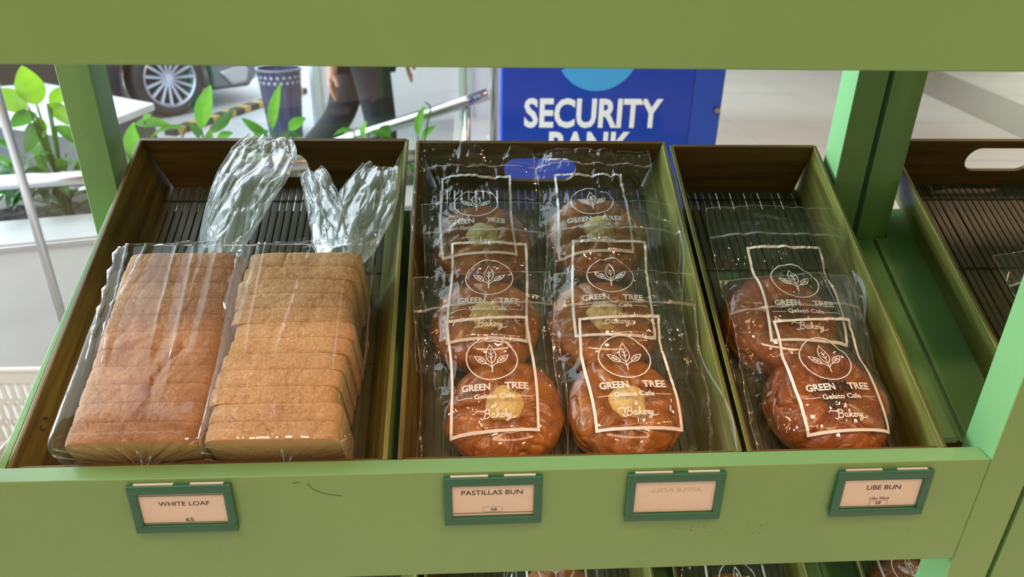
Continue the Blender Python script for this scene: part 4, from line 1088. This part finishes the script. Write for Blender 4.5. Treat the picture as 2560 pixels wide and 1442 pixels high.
for row in (0, 1):
    for k in range(22):
        a_ = 2*math.pi*(k+.5*row)/22; z = .445-.038*row; r = .120+.038*z/.49+.0035; Mx = Matrix.Rotation(a_, 4, 'Z') @ Matrix.Translation((r, 0, z)) @ Matrix.Rotation(math.pi/2, 4, 'Y')
        mb.add([tuple(Mx @ Vector((.011*math.cos(j*math.pi/5), .011*math.sin(j*math.pi/5), 0))) for j in range(10)], [tuple(range(10))])
mb.build('punched_holes', mat('pale_hole_light', (.55, .58, .72, 1), .5), bn)

# striped kerb by the car
kb = thing('striped_kerb', 'black and yellow striped kerb on the paving by the car', 'kerb', (-1.95, 5.9, -1.0), (0, 0, 1.2))
MB().box((-.9, -.05, 0), (.9, .05, .05)).build('kerb_block', mat('black_rubber', (.03, .03, .03, 1), .6), kb, bevel=.006)
mb = MB()
for i in range(9): mb.box((-.86+i*.2, -.0515, .004), (-.78+i*.2, .0515, .0515))
mb.build('yellow_stripes', mat('yellow_paint', (.50, .33, .08, 1), .5), kb)

# car
M['carbody'] = mat('black_car_paint', (.012, .013, .018, 1), .10, spec=.8, coat=1)
M['tyre'] = mat('tyre_rubber', (.035, .035, .038, 1), .75)
M['rim'] = mat('silver_alloy', (.55, .56, .66, 1), .28, metal=.7)
M['silver'] = mat('silver_bumper', (.50, .50, .53, 1), .3, metal=.3)
hd = math.radians(50); car = thing('car', 'black car with silver multi-spoke wheels parked on the forecourt', 'car', (-2.476-.62*1.35-.90*.766, 5.729-.78*1.35+.90*.643, -1.0), (0, 0, hd))
# local: x forward, wheels at x=+-1.35, half width .88 ; side profile with wheel arches
def arch(cx_, r=.37, n=14): return [(cx_-r*math.cos(math.pi*i/n), .30+r*math.sin(math.pi*i/n)) for i in range(n+1)]
prof = [(-2.3, .18), (-1.72, .16)]+arch(-1.35)+[(-.98, .16), (.98, .16)]+arch(1.35)+[(1.72, .15), (2.12, .13), (2.28, .30), (2.30, .62), (2.15, .82), (1.2, 1.0), (.55, 1.38), (-.9, 1.42), (-1.75, 1.05), (-2.3, .98)]
def taper(mb):
    mb.v = [(x, y*(1-.16*max(0, (z-.85)/.55))*(1-.10*max(0, abs(x)-1.6)), z) for x, y, z in mb.v]; return mb
taper(MB().prism(prof, -.88, .88)).build('car_body', M['carbody'], car, bevel=.035, seg=3)
M['carglass'] = mat('dark_car_glass', (.03, .04, .06, 1), .05, spec=.8)
for sy in (-1, 1):
    mb = MB(); pr = [(-1.45, 1.02), (.95, 1.02), (.45, 1.33), (-.85, 1.36)]
    mb.prism(pr, sy*.875, sy*.895); taper(mb).build('side_window', M['carglass'], car)
mb = MB(); mb.hexa([(2.06, -.82, .15), (2.38, -.66, .17), (2.38, .66, .17), (2.06, .82, .15), (2.04, -.84, .34), (2.42, -.66, .42), (2.42, .66, .42), (2.04, .84, .34)]); mb.build('front_bumper', M['silver'], car, bevel=.03, seg=3)
MB().hexa([(1.92, -.895, .17), (2.20, -.80, .17), (2.20, -.70, .17), (1.92, -.80, .17), (1.80, -.905, .30), (2.26, -.80, .36), (2.26, -.70, .36), (1.80, -.80, .30)]).build('bumper_corner', M['silver'], car, bevel=.03, seg=3)
for y in (-.55, .55): MB().tube([(2.34, y, .34), (2.372, y, .34)], .035, 16).build('fog_lamp', mat('lamp_glass', (.6, .62, .66, 1), .1), car)
def wheel(x, sy):
    w_ = MB(); Mx = Matrix.Translation((x, sy*.80, .30)) @ Matrix.Rotation(math.pi/2*(1 if sy < 0 else -1), 4, 'X')
    w_.lathe([(.222, -.09), (.29, -.10), (.30, -.07), (.30, .07), (.29, .10), (.222, .09), (.222, -.09)], 48, M=Mx); o = w_.build('tyre', M['tyre'], car, smooth=True)
    r = MB(); r.lathe([(.225, .092), (.214, .098), (.206, .085), (.206, -.06), (.222, -.07)], 48, M=Mx); r.lathe([(.0001, .07), (.035, .07), (.040, .05), (.055, .04)], 24, M=Mx)
    for k in range(15):
        Rk = Mx @ Matrix.Rotation(2*math.pi*k/15, 4, 'Z')
        r.hexa([tuple(Rk @ Vector(p)) for p in ((.03, -.010, .030), (.208, -.013, .055), (.208, .013, .055), (.03, .010, .030), (.03, -.008, .060), (.208, -.011, .085), (.208, .011, .085), (.03, .008, .060))])
    r.build('wheel_rim', M['rim'], o)
    MB().lathe([(.0001, .04), (.2, .04), (.2, .035), (.0001, .035)], 32, M=Mx).build('brake_disc', mat('dark_disc', (.03, .03, .03, 1), .5), o)
for x in (1.35, -1.35):
    for sy in (-1, 1): wheel(x, sy)

# walking person beyond the planter, seen from the thighs down
pe = thing('person', 'person in dark trousers walking past behind the planter, arm hanging', 'person', (-.60, 3.30, -1.0))
skin = mat('skin_tone', (.50, .27, .19, 1), .5, sub=.1)
hand = (-.075, -.20, .785)
N = [(.06, 0, .95, .14), (.07, 0, 1.15, .13), (.08, 0, 1.34, .13), (.08, 0, 1.43, .06), (.09, 0, 1.50, .055), (.10, 0, 1.58, .085), (.11, 0, 1.68, .088),
     (.09, -.09, .90, .085), (.14, -.10, .50, .058), (.11, -.10, .12, .042), (.24, -.10, .05, .035),
     (.02, .09, .90, .085), (-.10, .09, .52, .058), (-.38, .09, .22, .042), (-.33, .09, .08, .035),
     (.08, -.18, 1.38, .052), (.04, -.22, 1.10, .042), (-.03, -.21, .90, .030), (-.065, -.20, .83, .026),
     (.08, .18, 1.38, .052), (.16, .22, 1.12, .042), (.24, .20, .92, .030), (.27, .19, .85, .026)]
Ed = [(0, 1), (1, 2), (2, 3), (3, 4), (4, 5), (5, 6), (0, 7), (7, 8), (8, 9), (9, 10), (0, 11), (11, 12), (12, 13), (13, 14), (2, 15), (15, 16), (16, 17), (17, 18), (2, 19), (19, 20), (20, 21), (21, 22)]
for wi, sx in ((18, -1), (22, 1)):
    w0 = np.array(N[wi][:3]); palm = len(N); N.append((w0[0]-.012, w0[1], w0[2]-.045, .030)); Ed.append((wi, palm))
    for k, (dy, L_) in enumerate(((-.028, .065), (-.010, .078), (.009, .073), (.026, .058))):
        b_ = len(N); N.append((w0[0]-.014, w0[1]+dy, w0[2]-.085, .0095)); N.append((w0[0]-.006, w0[1]+dy*1.05, w0[2]-.085-L_*.5, .0088)); N.append((w0[0]+.008, w0[1]+dy*1.05, w0[2]-.085-L_, .0075))
        Ed += [(palm, b_), (b_, b_+1), (b_+1, b_+2)]
    b_ = len(N); N.append((w0[0]+.018, w0[1]-.030, w0[2]-.060, .011)); N.append((w0[0]+.026, w0[1]-.036, w0[2]-.095, .009)); Ed += [(palm, b_), (b_, b_+1)]
skin_body('body', N, Ed, skin, pe)
trm = mat('black_trousers', (.016, .016, .022, 1), .85); shm = mat('dark_grey_shirt', (.05, .055, .06, 1), .8)
skin_body('trousers', [(.06, 0, .98, .155), (.09, -.09, .88, .108), (.14, -.10, .50, .082), (.115, -.10, .13, .074), (.02, .09, .88, .108), (-.10, .09, .52, .080), (-.36, .09, .25, .070)], [(0, 1), (1, 2), (2, 3), (0, 4), (4, 5), (5, 6)], trm, pe)
skin_body('shirt', [(.06, 0, 1.00, .165), (.07, 0, 1.17, .155), (.08, 0, 1.36, .145), (.08, -.18, 1.385, .075), (.04, -.22, 1.12, .060), (.08, .18, 1.385, .075), (.16, .22, 1.14, .060), (.08, 0, 1.44, .07)], [(0, 1), (1, 2), (2, 3), (3, 4), (2, 5), (5, 6), (2, 7)], shm, pe)
for (x, y, z, tl) in ((.16, -.10, .045, 0), (-.35, .09, .11, .7)):
    mb = MB(); Mx = Matrix.Translation((x, y, z)) @ Matrix.Rotation(tl, 4, 'Y'); pr = [(-.11, -.045), (.15, -.045), (.165, -.01), (.09, .02), (.0, .055), (-.09, .055), (-.115, .0)]
    mb.prism(pr, -.045, .045); mb.v = [tuple(Mx @ Vector(p)) for p in mb.v]; mb.build('shoe', mat('black_shoe', (.02, .02, .02, 1), .4), pe, bevel=.018, seg=3)
hb = MB(); hb.lathe([(.0001, .115), (.06, .100), (.095, .05), (.100, 0), (.09, -.05), (.075, -.075)], 24); hb.v = [(x*.98+.105, y*.9, z+1.69) for x, y, z in hb.v]
hb.build('hair', mat('black_hair', (.012, .010, .01, 1), .6), pe, smooth=True)
nb_ = MB()
nb_.hexa([(.185, -.012, 1.62), (.215, -.010, 1.62), (.215, .010, 1.62), (.185, .012, 1.62), (.185, -.006, 1.665), (.195, -.005, 1.665), (.195, .005, 1.665), (.185, .006, 1.665)]); nb_.build('nose', skin, pe, bevel=.004)
for y in (-.032, .032): MB().lathe([(.0001, .012), (.009, .008), (.012, 0), (.009, -.008), (.0001, -.012)], 12, M=Matrix.Translation((.187, y, 1.665))).build('eye', mat('eye_white', (.7, .7, .7, 1), .2), pe, smooth=True)
MB().tube([(.186, -.022, 1.592), (.193, 0, 1.590), (.186, .022, 1.592)], .006, 8).build('mouth', mat('lips', (.40, .15, .13, 1), .5), pe, smooth=True)
